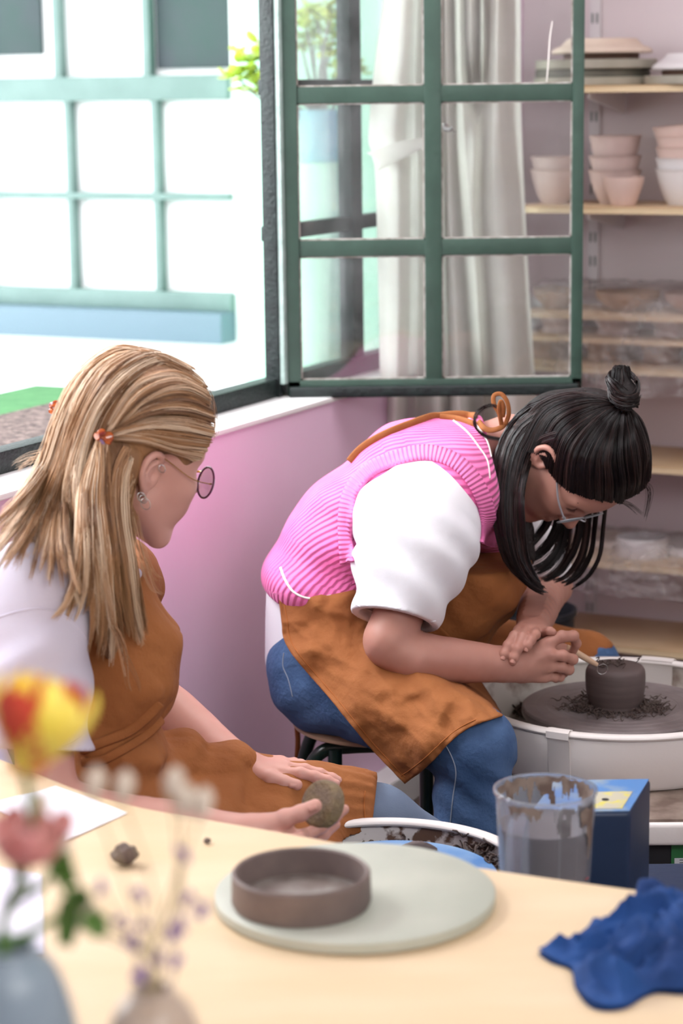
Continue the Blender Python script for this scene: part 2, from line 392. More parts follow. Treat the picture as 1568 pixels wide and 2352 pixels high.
def jade_leaf(mb, p, d, sz):
    d = d.normalized(); x = d.cross(V(0, 0, 1)); x = x.normalized() if x.length > .1 else V(1, 0, 0); n_ = x.cross(d)
    vs = []; fs = []
    for i in range(6):
        t = i / 5; ww = math.sin(math.pi * (0.08 + 0.84 * t)) ** 0.7 * sz * 0.42; hh = ww * 0.3
        for k in range(6):
            a = 2 * math.pi * k / 6; vs.append(p + d * (t * sz) + x * math.cos(a) * ww + n_ * (math.sin(a) * hh + t * t * sz * .15))
    for i in range(5):
        for k in range(6): fs.append((i * 6 + k, i * 6 + (k + 1) % 6, i * 6 + 6 + (k + 1) % 6, i * 6 + 6 + k))
    fs.append(tuple(range(6))[::-1]); fs.append(tuple(30 + k for k in range(6))); mb.add(vs, fs)
for tx, ty, dy in ((545, 180, 0), (575, 150, 0.03), (600, 110, -.04), (590, 190, 0.05), (560, 120, .06), (640, 60, 0), (700, 40, 0), (720, 70, .05), (760, 30, -.03), (690, 95, .04), (745, 110, 0), (770, 75, .05), (800, 120, 0.02), (725, 20, 0), (780, 160, 0), (820, 150, .04)):
    e = at(tx, ty, PY + dy); mid = (top + e) / 2 + V(random.uniform(-.02, .02), 0, -0.03)
    stems.tube(bez([top + V(random.uniform(-.02, .02), 0, 0), mid, e], 8), [0.007 - 0.0006 * i for i in range(8)], 6)
    for k in range(13):
        a = random.uniform(0, 6.28); t = random.uniform(-.3, 1.0); jade_leaf(leaf, e + V(random.uniform(-.02, .02), random.uniform(-.02, .02), random.uniform(-.03, .02)), V(math.cos(a), math.sin(a), t), random.uniform(.028, .045))
obj('stem', stems, m_bark, jp); o = obj('foliage', leaf, m_jade, jp)

# light: the daylight of the open window, and unseen fill lamps added inside the room
p_ = WL((SL + SR_) / 2, -0.35, (SILL + HEAD) / 2)
area('window_portal', p_, p_ + WN, SR_ - SL, HEAD - SILL + 0.2, 10, (1, 1, 1), portal=True)
area('room_fill', V(.9, 0.5, 2.6), V(0.1, 2.4, 0.75), 1.6, 1.2, 22, (1.0, 1.0, 1.0), spread=120)  # unseen area lamp added to brighten the table
area('right_side_fill', V(2.7, 3.0, 1.9), V(-.4, 4.0, 1.0), 1.8, 1.4, 7, (0.97, 0.97, 1.0))  # added fill lamp on the right, no window built there; lifts the window wall
area('ceiling_fill', V(0.25, 4.1, 2.72), V(0.15, 4.1, 0), 1.3, 1.6, 21, (1.0, 0.98, 1.0))  # unseen area lamp added under the ceiling to lighten upper wall and vest
area('yard_sky_light', WL(-1.45, -0.9, 2.6), WL(-0.7, 0.7, 1.0), 2.6, 1.2, 90, (0.95, 0.98, 1.0))
# ================================================================== SMOOTH SOLID MODELLING (distance fields on a grid)
def _sm(a, b, k):
    if k <= 0: return np.minimum(a, b)
    h = np.clip(0.5 + 0.5 * (a - b) / k, 0, 1); return a * (1 - h) + b * h - k * h * (1 - h)
class Field:
    def __init__(s, lo, hi, h):
        s.lo = np.array(lo, float); s.h = h; s.n = np.maximum(np.ceil((np.array(hi) - s.lo) / h).astype(int) + 1, 4)
        s.D = np.full(s.n, 0.5, np.float32)
    def _sub(s, lo, hi):
        i0 = np.clip(np.floor((np.array(lo) - s.lo) / s.h).astype(int), 0, s.n - 1); i1 = np.clip(np.ceil((np.array(hi) - s.lo) / s.h).astype(int) + 1, 1, s.n)
        if np.any(i1 <= i0): return None, None
        sl = tuple(slice(a, b) for a, b in zip(i0, i1))
        X, Y, Z = np.meshgrid(*[s.lo[k] + s.h * np.arange(i0[k], i1[k]) for k in range(3)], indexing='ij')
        return sl, np.stack([X, Y, Z], -1)
    def put(s, fn, lo, hi, k=0.01, op='u', m=0.025):
        m = max(m, k * 1.6)
        sl, P = s._sub(np.array(lo) - m, np.array(hi) + m)
        if sl is None: return s
        d = fn(P).astype(np.float32); a = s.D[sl]
        if op == 'u': s.D[sl] = _sm(a, d, k)
        elif op == 's': s.D[sl] = -_sm(-a, d, k)
        elif op == 'i': s.D[:] = np.maximum(s.D, 0.02) if False else s.D; s.D[sl] = -_sm(-a, -d, k)
        return s
    def cap(s, a, b, ra, rb, k=0.012, op='u', flat=None, fs=1.0, m=0.025):
        """tapered capsule; flat = direction squeezed by factor fs"""
        a = np.array(tuple(a), float); b = np.array(tuple(b), float); R = max(ra, rb) / min(1, 1)
        if flat is not None: f = np.array(tuple(flat), float); f /= np.linalg.norm(f)
        def fn(P):
            ab = b - a; L = ab @ ab + 1e-12; pa = P - a
            if flat is None:
                t = np.clip(pa @ ab / L, 0, 1); q = pa - t[..., None] * ab; return np.linalg.norm(q, axis=-1) - (ra + (rb - ra) * t)
            t = np.clip(pa @ ab / L, 0, 1); q = pa - t[..., None] * ab; qf = q @ f; q = q + (1 / fs - 1) * qf[..., None] * f
            r = ra + (rb - ra) * t; n = np.linalg.norm(q, axis=-1); return (n - r) * min(1, (fs + 1) / 2)
        e = R * max(1, fs if flat is not None else 1)
        return s.put(fn, np.minimum(a, b) - e, np.maximum(a, b) + e, k, op, m)
    def ell(s, c, r, R=None, k=0.012, op='u', m=0.025):
        """ellipsoid, R = 3x3 whose rows are its axes"""
        c = np.array(tuple(c), float); r = np.array(r, float); e = max(r); R = np.eye(3) if R is None else np.array(R, float)
        def fn(P):
            q = (P - c) @ R.T; k0 = np.linalg.norm(q / r, axis=-1); k1 = np.linalg.norm(q / (r * r), axis=-1) + 1e-9; return k0 * (k0 - 1) / k1
        ext = np.abs(R.T) @ r
        return s.put(fn, c - ext, c + ext, k, op, m)
    def chain(s, pts, rs, k=0.012, op='u', flat=None, fs=1.0, n=0):
        P = [np.array(tuple(p), float) for p in pts]
        if n: rr = np.interp(np.linspace(0, 1, n), np.linspace(0, 1, len(rs)), rs); P = list(crom(P, n)); rs = rr
        for i in range(len(P) - 1): s.cap(P[i], P[i + 1], rs[i], rs[i + 1], k if (i == 0 or not n) else min(k, .006), op, flat, fs)
        return s
    def plane(s, p, n, k=0.002):
        """keep the side the normal points away from"""
        p = np.array(tuple(p), float); n = np.array(tuple(n), float); n /= np.linalg.norm(n)
        X, Y, Z = [s.lo[k_] + s.h * np.arange(s.n[k_]) for k_ in range(3)]
        d = (X - p[0])[:, None, None] * n[0] + (Y - p[1])[None, :, None] * n[1] + (Z - p[2])[None, None, :] * n[2]
        s.D = (-_sm(-s.D, -d.astype(np.float32), k)).astype(np.float32); return s
    def disp(s, fn, lim=0.03):
        """add fn(P) where the field is near zero"""
        I = np.nonzero(np.abs(s.D) < lim); P = s.lo + s.h * np.stack(I, -1); s.D[I] += fn(P).astype(np.float32); return s
    def mesh(s, smooth=2):
        D = s.D; nx, ny, nz = D.shape; D = D.copy(); D[0] = D[-1] = .5; D[:, 0] = D[:, -1] = .5; D[:, :, 0] = D[:, :, -1] = .5
        ins = D < 0
        cnt = np.zeros((nx - 1, ny - 1, nz - 1), np.int8)
        for a in (0, 1):
            for b in (0, 1):
                for c in (0, 1): cnt += ins[a:nx - 1 + a, b:ny - 1 + b, c:nz - 1 + c]
        act = (cnt > 0) & (cnt < 8); I = np.stack(np.nonzero(act), -1); idm = -np.ones(act.shape, np.int64); idm[act] = np.arange(len(I))
        acc = np.zeros((len(I), 3)); w = np.zeros(len(I))
        for ax in range(3):
            for u in (0, 1):
                for v in (0, 1):
                    o = [0, 0, 0]; oo = [k for k in range(3) if k != ax]; o[oo[0]] = u; o[oo[1]] = v; o2 = list(o); o2[ax] = 1
                    d0 = D[I[:, 0] + o[0], I[:, 1] + o[1], I[:, 2] + o[2]]; d1 = D[I[:, 0] + o2[0], I[:, 1] + o2[1], I[:, 2] + o2[2]]
                    m = (d0 < 0) != (d1 < 0); t = np.where(m, d0 / np.where(m, d0 - d1, 1), 0); p = np.array(o, float)[None].repeat(len(I), 0); p[:, ax] = t
                    acc[m] += p[m]; w[m] += 1
        Vv = s.lo + s.h * (I + acc / w[:, None]); F = []
        for ax in range(3):
            sl0 = [slice(None)] * 3; sl1 = [slice(None)] * 3; sl0[ax] = slice(0, -1); sl1[ax] = slice(1, None)
            a = ins[tuple(sl0)]; b = ins[tuple(sl1)]; E = np.stack(np.nonzero(a != b), -1); oo = [k for k in range(3) if k != ax]
            E = E[(E[:, oo[0]] > 0) & (E[:, oo[1]] > 0)]; sg = a[E[:, 0], E[:, 1], E[:, 2]]
            q = []
            for (u, v) in ((-1, -1), (0, -1), (0, 0), (-1, 0)):
                e = E.copy(); e[:, oo[0]] += u; e[:, oo[1]] += v; e[:, oo[0]] = np.clip(e[:, oo[0]], 0, act.shape[oo[0]] - 1); e[:, oo[1]] = np.clip(e[:, oo[1]], 0, act.shape[oo[1]] - 1); q.append(idm[e[:, 0], e[:, 1], e[:, 2]])
            q = np.stack(q, -1); flip = sg if ax != 1 else ~sg; q = np.where(flip[:, None], q, q[:, ::-1]); F.append(q[(q >= 0).all(1)])
        F = np.concatenate(F)
        for _ in range(smooth):
            acc = np.zeros_like(Vv); c = np.zeros(len(Vv))
            for a, b in ((0, 1), (1, 2), (2, 3), (3, 0)):
                np.add.at(acc, F[:, a], Vv[F[:, b]]); np.add.at(acc, F[:, b], Vv[F[:, a]]); np.add.at(c, F[:, a], 1); np.add.at(c, F[:, b], 1)
            Vv = Vv * .45 + .55 * acc / np.maximum(c, 1)[:, None]
        return Vv, F
def joined(parts):
    vs = []; fs = []; k = 0
    for v, f in parts: vs.append(np.asarray(v, float)); fs += [tuple(int(i) + k for i in q) for q in (f.tolist() if isinstance(f, np.ndarray) else f)]; k += len(v)
    return np.concatenate(vs), fs
def bvh_of(objs):
    vs = []; fs = []; k = 0
    for o in objs:
        L = wloc(o); vs += [v.co + L for v in o.data.vertices]; fs += [tuple(i + k for i in p.vertices) for p in o.data.polygons]; k = len(vs)
    return BVHTree.FromPolygons(vs, fs)
def hit(bvh, px, py, off=0.0, fallY=None):
    d = ray(px, py).normalized(); l, n, i, t = bvh.ray_cast(CAMP, d)
    if l is None: return (at(px, py, fallY), -d) if fallY else (None, None)
    if n.dot(d) > 0: n = -n
    return l + n * off, n
def fnoise(P, sc, seed=0.0):
    """cheap smooth pseudo noise for arrays of points, about -1..1"""
    r = np.random.default_rng(int(seed * 13 + 5)); out = 0
    for i in range(6):
        k = r.normal(size=3); k *= sc * r.uniform(.6, 1.5) / np.linalg.norm(k); ph = r.uniform(0, 6.28)
        out = out + np.sin(P @ k + ph + 1.3 * np.sin(P @ (k[[1, 2, 0]] * .7) + ph * 2))
    return out / 3.2

def ridged(P, sc, seed=0.0, p=5):
    return (1 - np.minimum(1, np.abs(fnoise(P, sc, seed) * 1.3))) ** p
# ------------------------------------------------------------------ head in its own frame: x forward, y to its left, z up; origin between the ears
def head_field(h=0.0030, smile=0.0):
    f = Field((-.125, -.10, -.17), (.14, .10, .15), h)
    f.ell((-.008, 0, .052), (.097, .076, .078), k=.0)
    f.ell((.040, 0, .035), (.056, .064, .075), k=.03)
    f.ell((.030, 0, -.020), (.058, .062, .066), k=.03)
    for s in (-1, 1):
        f.cap((.000, s * .052, -.045), (.062, s * .024, -.096), .022, .019, k=.03)       # jaw
        f.ell((.062, s * .040, -.016), (.026, .022, .022), k=.02)                        # cheekbone
        f.ell((.060, s * .030, -.050 + .004 * smile), (.026 + .004 * smile, .021, .024), k=.02)
        f.cap((.082, s * .012, .040), (.074, s * .048, .036), .0075, .006, k=.014)       # brow
    f.ell((.074, 0, -.098), (.018, .020, .017), k=.018)                                  # chin
    f.ell((.064, 0, -.060), (.028, .030, .035), k=.02)
    for s in (-1, 1):
        f.ell((.0905, s * .031, .016), (.014, .018, .0125), k=.010, op='s')              # sockets
        f.ell((.0735, s * .031, .0155), (.0135, .0135, .0125), k=.003)                   # eyeball with lid
        f.cap((.0835, s * .019, .0145), (.0815, s * .043, .0150), .0028, .0022, k=.003)  # closed lid edge
    f.cap((.083, 0, .022), (.108, 0, -.017), .0065, .0095, k=.012)                       # nose
    f.ell((.109, 0, -.020), (.0095, .010, .0085), k=.006)
    for s in (-1, 1): f.ell((.098, s * .011, -.025), (.010, .0068, .0068), k=.005)
    for s in (-1, 1): f.ell((.103, s * .0060, -.0325), (.0042, .0028, .003), k=.002, op='s')
    wid = .022 + .005 * smile; up = .004 * smile
    f.cap((.0905, -.010, -.0505), (.0905, .010, -.0505), .0058, .0058, k=.006); f.cap((.090, 0, -.0610), (.090, 0, -.0612), .0066, .0066, k=.005)
    for s in (-1, 1): f.cap((.092, s * .006, -.0505), (.082, s * wid, -.054 + up), .005, .003, k=.004); f.cap((.0915, s * .004, -.0612), (.082, s * wid, -.055 + up), .0058, .0028, k=.004)
    f.cap((.098, -.012, -.0558), (.098, .012, -.0558), .0016, .0016, k=.002, op='s')
    for s in (-1, 1): f.cap((.097, s * .012, -.0558), (.086, s * (wid + .001), -.0548 + up), .0016, .0016, k=.002, op='s')
    for s in (-1, 1):                                                                     # ears
        ex = -.006; y = s * .077
        E = [(ex + .008, y - s * .004, .020), (ex + .003, y + s * .004, .031), (ex - .010, y + s * .010, .034), (ex - .022, y + s * .013, .024), (ex - .024, y + s * .012, .006), (ex - .017, y + s * .007, -.010), (ex - .008, y + s * .001, -.022)]
        f.chain(E, [.0040, .0043, .0045, .0046, .0043, .0040, .0040], k=.004, n=16)
        f.ell((ex - .006, y - s * .001, .004), (.017, .005, .026), np.array([[.94, 0, .34], [0, 1, 0], [-.34, 0, .94]]), k=.004)
        f.ell((ex - .005, y - s * .001, -.024), (.0075, .0042, .0095), k=.004)
        f.chain([(ex - .001, y + s * .004, .020), (ex - .012, y + s * .007, .014), (ex - .013, y + s * .006, .000), (ex - .004, y + s * .004, -.010)], [.0028, .003, .003, .0028], k=.003, n=10)
        f.ell((ex + .0005, y + s * .005, .002), (.0055, .006, .009), k=.003, op='s')
        f.cap((ex + .008, y - s * .004, .007), (ex + .008, y - s * .003, .000), .004, .004, k=.003)
    return f
def solve_pose(marks, Y, s=1.0, F0=(1, 0, 0), U0=(0, 0, 1), it=60, reg=None):
    """rotation, position that put local marks on their pixels with the head centre near depth Y"""
    F = Vector(F0).normalized(); U = Vector(U0); U = (U - F * U.dot(F)).normalized(); L = U.cross(F)
    R = Matrix((F, L, U)).transposed(); c = at(marks[0][1][0], marks[0][1][1], Y)
    def res(R, c):
        r = []
        for loc, px in marks:
            p = R @ (Vector(loc) * s) + c - CAMP; w_ = p.dot(_f); r += [784 + FPX * p.dot(_right) / w_ - px[0], 1176 - FPX * p.dot(_up) / w_ - px[1]]
        r += [(c.y - Y) * 3000]; return np.array(r)
    for _ in range(it):
        r0 = res(R, c); J = []
        for k in range(6):
            e = 1e-4; v = [0, 0, 0]; 
            if k < 3: v[k] = e; R2 = Matrix.Rotation(e, 3, Vector([1 if i == k else 0 for i in range(3)])) @ R; r1 = res(R2, c)
            else: v[k - 3] = e; r1 = res(R, c + Vector(v))
            J.append((r1 - r0) / e)
        J = np.array(J).T; A = J.T @ J + np.diag([2e3] * 3 + [1.] * 3) ; x = np.linalg.solve(A, -J.T @ r0); x = np.clip(x, -.15, .15)
        for k in range(3): R = Matrix.Rotation(x[k], 3, Vector([1 if i == k else 0 for i in range(3)])) @ R
        c = c + Vector(x[3:])
    r0 = res(R, c); print('pose residual', [round(float(q)) for q in r0], 'F', tuple(round(v, 2) for v in R.col[0]), 'L', tuple(round(v, 2) for v in R.col[1]), 'c', tuple(round(v, 3) for v in c))
    return R, c
def xf(R, c, s=1.0):
    A = np.array(R); cc = np.array(tuple(c))
    return lambda P: (np.asarray(P, float) * s) @ A.T + cc

# ------------------------------------------------------------------ hair made of strands
def strands(guides, n, per, r, jit, seed, n_pts=14, root_j=None, taper=.35, wave=0.0, close=0, ncl=None, tight=.35):
    """thin tubes blended between neighbouring guide curves and gathered into locks"""
    rg = np.random.default_rng(seed); G = np.array([crom(g, n_pts) for g in guides]); ng = len(G); ncl = ncl or max(3, n // 34)
    t = np.linspace(0, 1, n_pts); T1_ = t[None, :, None]
    def onG(u):
        a = np.minimum(u.astype(int), max(ng - 2, 0)); f = (u - a)[:, None, None]
        return G[a] * (1 - f) + G[np.minimum(a + 1, ng - 1)] * f if ng > 1 else np.repeat(G[:1], len(u), 0)
    cu = rg.uniform(0, max(ng - 1, 0) + 1e-6, ncl); cu = np.clip(cu, 0, max(ng - 1.0001, 0)); rj = .35 if root_j is None else root_j
    co = rg.normal(size=(ncl, 1, 3)) * jit; cwave = rg.normal(size=(ncl, 1, 3)) * wave; cf = rg.uniform(5, 10, (ncl, 1, 1)); cp_ = rg.uniform(0, 6.28, (ncl, 1, 1))
    ccut = rg.uniform(.90, 1, ncl) if close == 0 else rg.uniform(1 - close, 1, ncl); ccol = rg.uniform(0, 1, ncl)
    c = rg.integers(0, ncl, n); spread = (ng - 1) / max(ncl, 1) * 1.5
    u = np.clip(cu[c] + rg.normal(size=n) * spread * .5, 0, max(ng - 1.0001, 0)); own = onG(u); clu = onG(cu[c]); k = (np.clip(t * 1.4, 0, 1) ** 1.2 * (1 - tight))[None, :, None]
    P = own * (1 - k) + clu * k
    P = P + co[c] * (rj * (1 - T1_) + T1_) + cwave[c] * np.sin(T1_ * cf[c] + cp_[c]) * T1_
    P = P + rg.normal(size=(n, 1, 3)) * jit * (.45 * (1 - T1_) + .28 * T1_) + rg.normal(size=(n, 1, 3)) * jit * .3 * np.sin(np.pi * T1_)
    cut = ccut[c] * rg.uniform(.93, 1.0, n); x = t[None] * cut[:, None] * (n_pts - 1); lo = np.minimum(x.astype(int), n_pts - 2); fr = (x - lo)[..., None]; ii = np.arange(n)[:, None]
    P = P[ii, lo] * (1 - fr) + P[ii, lo + 1] * fr
    Tg = np.gradient(P, axis=1); Tg /= np.linalg.norm(Tg, axis=2, keepdims=True) + 1e-9
    X = np.cross(Tg, np.array([.3, -.9, .31])); X /= np.linalg.norm(X, axis=2, keepdims=True) + 1e-9; Y_ = np.cross(Tg, X)
    rr = (r * rg.uniform(.7, 1.3, (n, 1)) * (1 - (1 - taper) * t[None] ** 2))[..., None]
    ring = np.stack([P + (X * math.cos(q) + Y_ * math.sin(q)) * rr for q in (0, 2.094, 4.189)], 2)
    b = (np.arange(n)[:, None] * n_pts * 3 + np.arange(n_pts - 1)[None] * 3).reshape(-1, 1)
    F = np.concatenate([np.concatenate([b + q, b + (q + 1) % 3, b + 3 + (q + 1) % 3, b + 3 + q], 1) for q in range(3)])
    return ring.reshape(-1, 3), F, np.repeat(np.clip(ccol[c] * .7 + .3 * rg.uniform(0, 1, n), 0, 1), n_pts * 3)
def obj_np(name, parts, m, parent, smooth=True):
    vs, k, fs = [], 0, []; tone = [q[2] for q in parts if len(q) > 2]; parts = [q[:2] for q in parts]
    for v, f in parts: vs.append(v); fs.append(np.asarray(f) + k); k += len(v)
    v = np.concatenate(vs); f = np.concatenate(fs); base = np.array(wloc(parent)) if parent is not None else np.zeros(3)
    me = bpy.data.meshes.new(name); me.vertices.add(len(v)); me.vertices.foreach_set('co', (v - base).astype(np.float32).ravel())
    me.loops.add(f.size); me.loops.foreach_set('vertex_index', f.ravel().astype(np.int32)); me.polygons.add(len(f))
    me.polygons.foreach_set('loop_start', np.arange(0, f.size, f.shape[1], dtype=np.int32)); me.polygons.foreach_set('loop_total', np.full(len(f), f.shape[1], np.int32))
    me.update(calc_edges=True); me.polygons.foreach_set('use_smooth', [smooth] * len(f)); me.materials.append(m)
    if tone: a_ = me.attributes.new('tone', 'FLOAT', 'POINT'); a_.data.foreach_set('value', np.concatenate(tone).astype(np.float32))
    o = bpy.data.objects.new(name, me); COL.objects.link(o); o.parent = parent; return o
def hair_mat(name, c1, c2, rough=.42, spec=.4, scale=220, c3=None):
    m = mat(name, c1, rough, spec=spec); nt = m.node_tree; b = nt.nodes['Principled BSDF']
    g = node(nt, 'ShaderNodeAttribute'); g.attribute_name = 'tone'; r = node(nt, 'ShaderNodeValToRGB'); e = r.color_ramp.elements; e[0].color = (*c1, 1); e[1].color = (*c2, 1)
    if c3: x = e.new(.5); x.color = (*c3, 1)
    nt.links.new(g.outputs['Fac'], r.inputs[0]); nt.links.new(r.outputs[0], b.inputs['Base Color'])
    b.inputs['Anisotropic'].default_value = .5
    return m
# ================================================================== SHELVES ON THE BACK WALL
m_ply = mat('birch_plywood', hexc(224, 196, 160), 0.5, hexc(208, 176, 138), 5, bump=0.05, stretch=(1, 1, 6))
m_plyedge = mat('plywood_edge', hexc(238, 216, 178), 0.5, hexc(196, 158, 112), 1, stretch=(1, 1, 260), lo=0.45, hi=0.55)
m_stand = mat('white_metal_standard', hexc(214, 208, 210), 0.4)
m_slot = mat('dark_slot', hexc(70, 84, 80), 0.7)
m_bisque = mat('pink_bisque_clay', hexc(226, 200, 190), 0.85, hexc(216, 188, 178), 10, bump=0.05)
m_bisq2 = mat('grey_pink_bisque', hexc(206, 184, 178), 0.85, hexc(196, 172, 164), 10)
m_cream = mat('cream_bisque', hexc(232, 214, 196), 0.8, hexc(224, 202, 184), 10)
m_whiteclay = mat('white_bisque', hexc(230, 226, 226), 0.8)
m_bat = mat('grey_green_throwing_bat', hexc(178, 172, 158), 0.7, hexc(162, 158, 142), 14, bump=0.08)
m_batd = mat('dark_grey_bat', hexc(112, 110, 98), 0.75, hexc(96, 94, 84), 14)
m_brownclay = mat('brown_clay', hexc(120, 92, 80), 0.8)
m_tan = mat('tan_greenware', hexc(184, 152, 128), 0.85, hexc(160, 128, 106), 14)
m_plastic = bpy.data.materials.new('crumpled_plastic_film'); m_plastic.use_nodes = True
thin_glass(m_plastic, (0.97, 0.96, 0.98), 0.06, 0.2, 0.20, hazecol=(0.95, 0.93, 0.95), haze_noise=9.0)
def add_bump(m, scale, strength, dist=0.01):
    nt = m.node_tree; tc = node(nt, 'ShaderNodeTexCoord'); n = node(nt, 'ShaderNodeTexNoise'); n.inputs['Scale'].default_value = scale; n.inputs['Detail'].default_value = 4
    n.inputs['Distortion'].default_value = 1.5
    bp = node(nt, 'ShaderNodeBump'); bp.inputs['Strength'].default_value = strength; bp.inputs['Distance'].default_value = dist
    nt.links.new(tc.outputs['Object'], n.inputs['Vector']); nt.links.new(n.outputs['Fac'], bp.inputs['Height'])
    for k in nt.nodes:
        if k.type in ('BSDF_GLOSSY', 'BSDF_DIFFUSE', 'BSDF_PRINCIPLED') and not k.inputs['Normal'].is_linked: nt.links.new(bp.outputs[0], k.inputs['Normal'])
add_bump(m_plastic, 22, .6, 0.02)
DEP = 0.33; SN0, SN1 = 0.10, 2.9
shelf_z = {}
for k, (yt, lab) in enumerate(((195, 'plywood shelf at eye height carrying the grey bats and upturned plates'),
                               (476, 'plywood shelf carrying the stacked pink clay bowls'),
                               (846, 'plywood shelf under the film wrapped greenware above the dark haired head'),
                               (1068, 'empty plywood shelf behind the dark haired head'),
                               (1296, 'plywood shelf with film wrapped white pots just above the splash pan'),
                               (1487, 'lowest plywood shelf close to the floor behind the wheel'))):
    z = onshelf(1450, yt, DEP)[1]; shelf_z[k] = z
    t = thing('wall_shelf', SH((SN0 + SN1) / 2, DEP / 2, z - 0.018), lab, 'shelf', 'plywood shelves on the back wall')
    n0 = SN0 if k != 0 else SN0 + 0.02
    b = MB(); b.sbox(n0, SN1, 0.012, DEP - 0.001, z - 0.018, z, 0.0015); obj('board', b, m_ply, t)
    b = MB(); b.sbox(n0, SN1, DEP - 0.001, DEP + 0.0008, z - 0.0175, z - 0.0004); obj('front_edge', b, m_plyedge, t)
    for ns in (0.29, 1.25):
        b = MB(); q = [SH(ns - 0.004, 0.012, z - 0.02), SH(ns - 0.004, DEP - 0.04, z - 0.02), SH(ns - 0.004, DEP - 0.04, z - 0.032), SH(ns - 0.004, 0.012, z - 0.075)]
        b.add(q + [p + WN * 0.008 for p in q], [(0, 1, 2, 3), (7, 6, 5, 4), (0, 4, 5, 1), (1, 5, 6, 2), (2, 6, 7, 3), (3, 7, 4, 0)]); obj('bracket', b, m_stand, t)
for (xa, nm) in ((1363, 'white slotted shelf standard beside the open casement'), (None, 'white slotted shelf standard further right')):
    nc = onshelf(xa, 300, 0.012)[0] if xa else 1.25
    t = thing('shelf_standard', SH(nc, 0, 0.15), nm, 'shelf bracket rail', 'slotted shelf standards')
    b = MB(); b.sbox(nc - 0.016, nc + 0.016, 0.0, 0.011, 0.05, 2.5, 0.002); obj('rail', b, m_stand, t)
    b = MB(); z = 0.1
    while z < 2.45:
        for s_ in (-0.0065, 0.0065): b.sbox(nc + s_ - 0.0024, nc + s_ + 0.0024, 0.0108, 0.0116, z, z + 0.026)
        z += 0.064
    o = obj('slots', b, m_slot, t); o['kind'] = 'stuff'

def bowl_prof(r, h, foot=0.5, t=0.004, shape='bowl'):
    if shape == 'bowl':
        out = [(r * foot, 0), (r * (foot + .03), h * .05), (r * (foot + .13), h * .18), (r * .76, h * .38), (r * .86, h * .62), (r * .95, h * .92), (r, h)]
    elif shape == 'cup':
        out = [(r * foot, 0), (r * (foot + .06), h * .03), (r * .78, h * .38), (r * .93, h * .72), (r, h)]
    else:
        out = [(r * foot, 0), (r * (foot + .02), h * .05), (r * .72, h * .3), (r * .95, h * .62), (r, h)]
    out = [(float(a), float(b_)) for a, b_ in crom([(a, b_, 0) for a, b_ in out], 20)[:, :2]]
    inn = [(max(a - t, 0.002), max(b_, t)) for a, b_ in out[::-1]]
    return [(0, 0)] + out + inn + [(0, t)]
def ware(name, px, yb, off, rpx, hpx, label, cat, m, group=None, shape='bowl', foot=0.5, zb=None, tilt=None, k=2):
    n_, z = onshelf(px, yb, off); z = shelf_z[k] + 0.0005 if zb is None else zb
    c = SH(n_, off, z); sc = (ray(px, yb) * ((c - CAMP).length / ray(px, yb).length)).length / FPX
    r = rpx * sc; h = hpx * sc * 1.0; b = MB(); ax = V(0, 0, 1) if tilt is None else tilt.normalized()
    b.lathe(bowl_prof(r, h, foot, shape=shape), c, ax, n=56); o = obj(name, b, m); tag(o, label, cat, group); return o, z + h
# shelf of bowls: nested stacks (each bowl sits down inside the one below)
def bowl_stack(px, off, rpx, hs, mats, labels, group, steps, tilt_top=None):
    z = shelf_z[1] + 0.0008
    for i, (h, m, l) in enumerate(zip(hs, mats, labels)):
        o, _ = ware('clay_bowl', px, 470, off, rpx[i], h, l, 'bowl', m, group, 'bowl', 0.52, zb=z, tilt=tilt_top if i == len(hs) - 1 else None)
        z += steps[i]
bowl_stack(1411, 0.19, [61, 60, 60], [76, 76, 84], [m_bisq2] * 3,
    ['lowest grey pink bowl of the three stacked behind the small cup', 'middle grey pink bowl of the three stacked behind the small cup', 'top grey pink bowl of the three stacked behind the small cup'], 'stack of three bowls', [0.036, 0.042, 0.04])
bowl_stack(1274, 0.20, [58, 57], [78, 76], [m_bisq2] * 2, ['lower grey pink bowl seen through the casement glass', 'upper grey pink bowl seen through the casement glass'], 'stack of two bowls', [0.034, 0.03])
bowl_stack(1566, 0.20, [62, 62, 62, 63, 64], [80, 78, 78, 78, 72], [m_whiteclay, m_whiteclay, m_bisque, m_bisque, m_bisque],
    ['lowest pale bowl of the tall stack at the right edge', 'second pale bowl from below in the tall stack at the right edge', 'middle bowl of the tall stack at the right edge', 'fourth bowl from below in the tall stack at the right edge', 'tilted top bowl of the tall stack at the right edge'],
    'tall stack of five bowls', [0.030, 0.028, 0.028, 0.034, 0.03], tilt_top=V(-0.10, 0.02, 1))
ware('clay_cup', 1431, 473, 0.265, 46, 64, 'small pale pink clay cup standing in front of the stacked bowls', 'cup', m_bisque, None, 'cup', 0.55, k=1)
# top shelf: bats and upturned plates
def disc(name, px, off, z0, rpx, hpx, label, cat, m, group=None, prof=None):
    n_, _ = onshelf(px, 190, off); c = SH(n_, off, z0); sc = (c - CAMP).length / FPX; r = rpx * sc; h = hpx * sc; b = MB()
    if prof is None: prof = [(0, 0), (r - .002, 0), (r, .002), (r, h - .002), (r - .002, h), (0, h)]
    else: prof = [(a * r, b_ * h) for a, b_ in prof]
    b.lathe(prof, c, n=64); o = obj(name, b, m); tag(o, label, cat, group); return z0 + h
z = shelf_z[0] + 0.0005
z1 = disc('throwing_bat', 1362, 0.17, z, 133, 18, 'lowest grey green throwing bat of the three on the top shelf', 'bat', m_bat, 'bats on the top shelf')
z1 = disc('throwing_bat', 1360, 0.17, z1 + .0005, 128, 17, 'dark middle throwing bat of the three on the top shelf', 'bat', m_batd, 'bats on the top shelf')
z1 = disc('throwing_bat', 1368, 0.17, z1 + .0005, 135, 20, 'topmost grey green throwing bat under the upturned cream plate', 'bat', m_bat, 'bats on the top shelf')
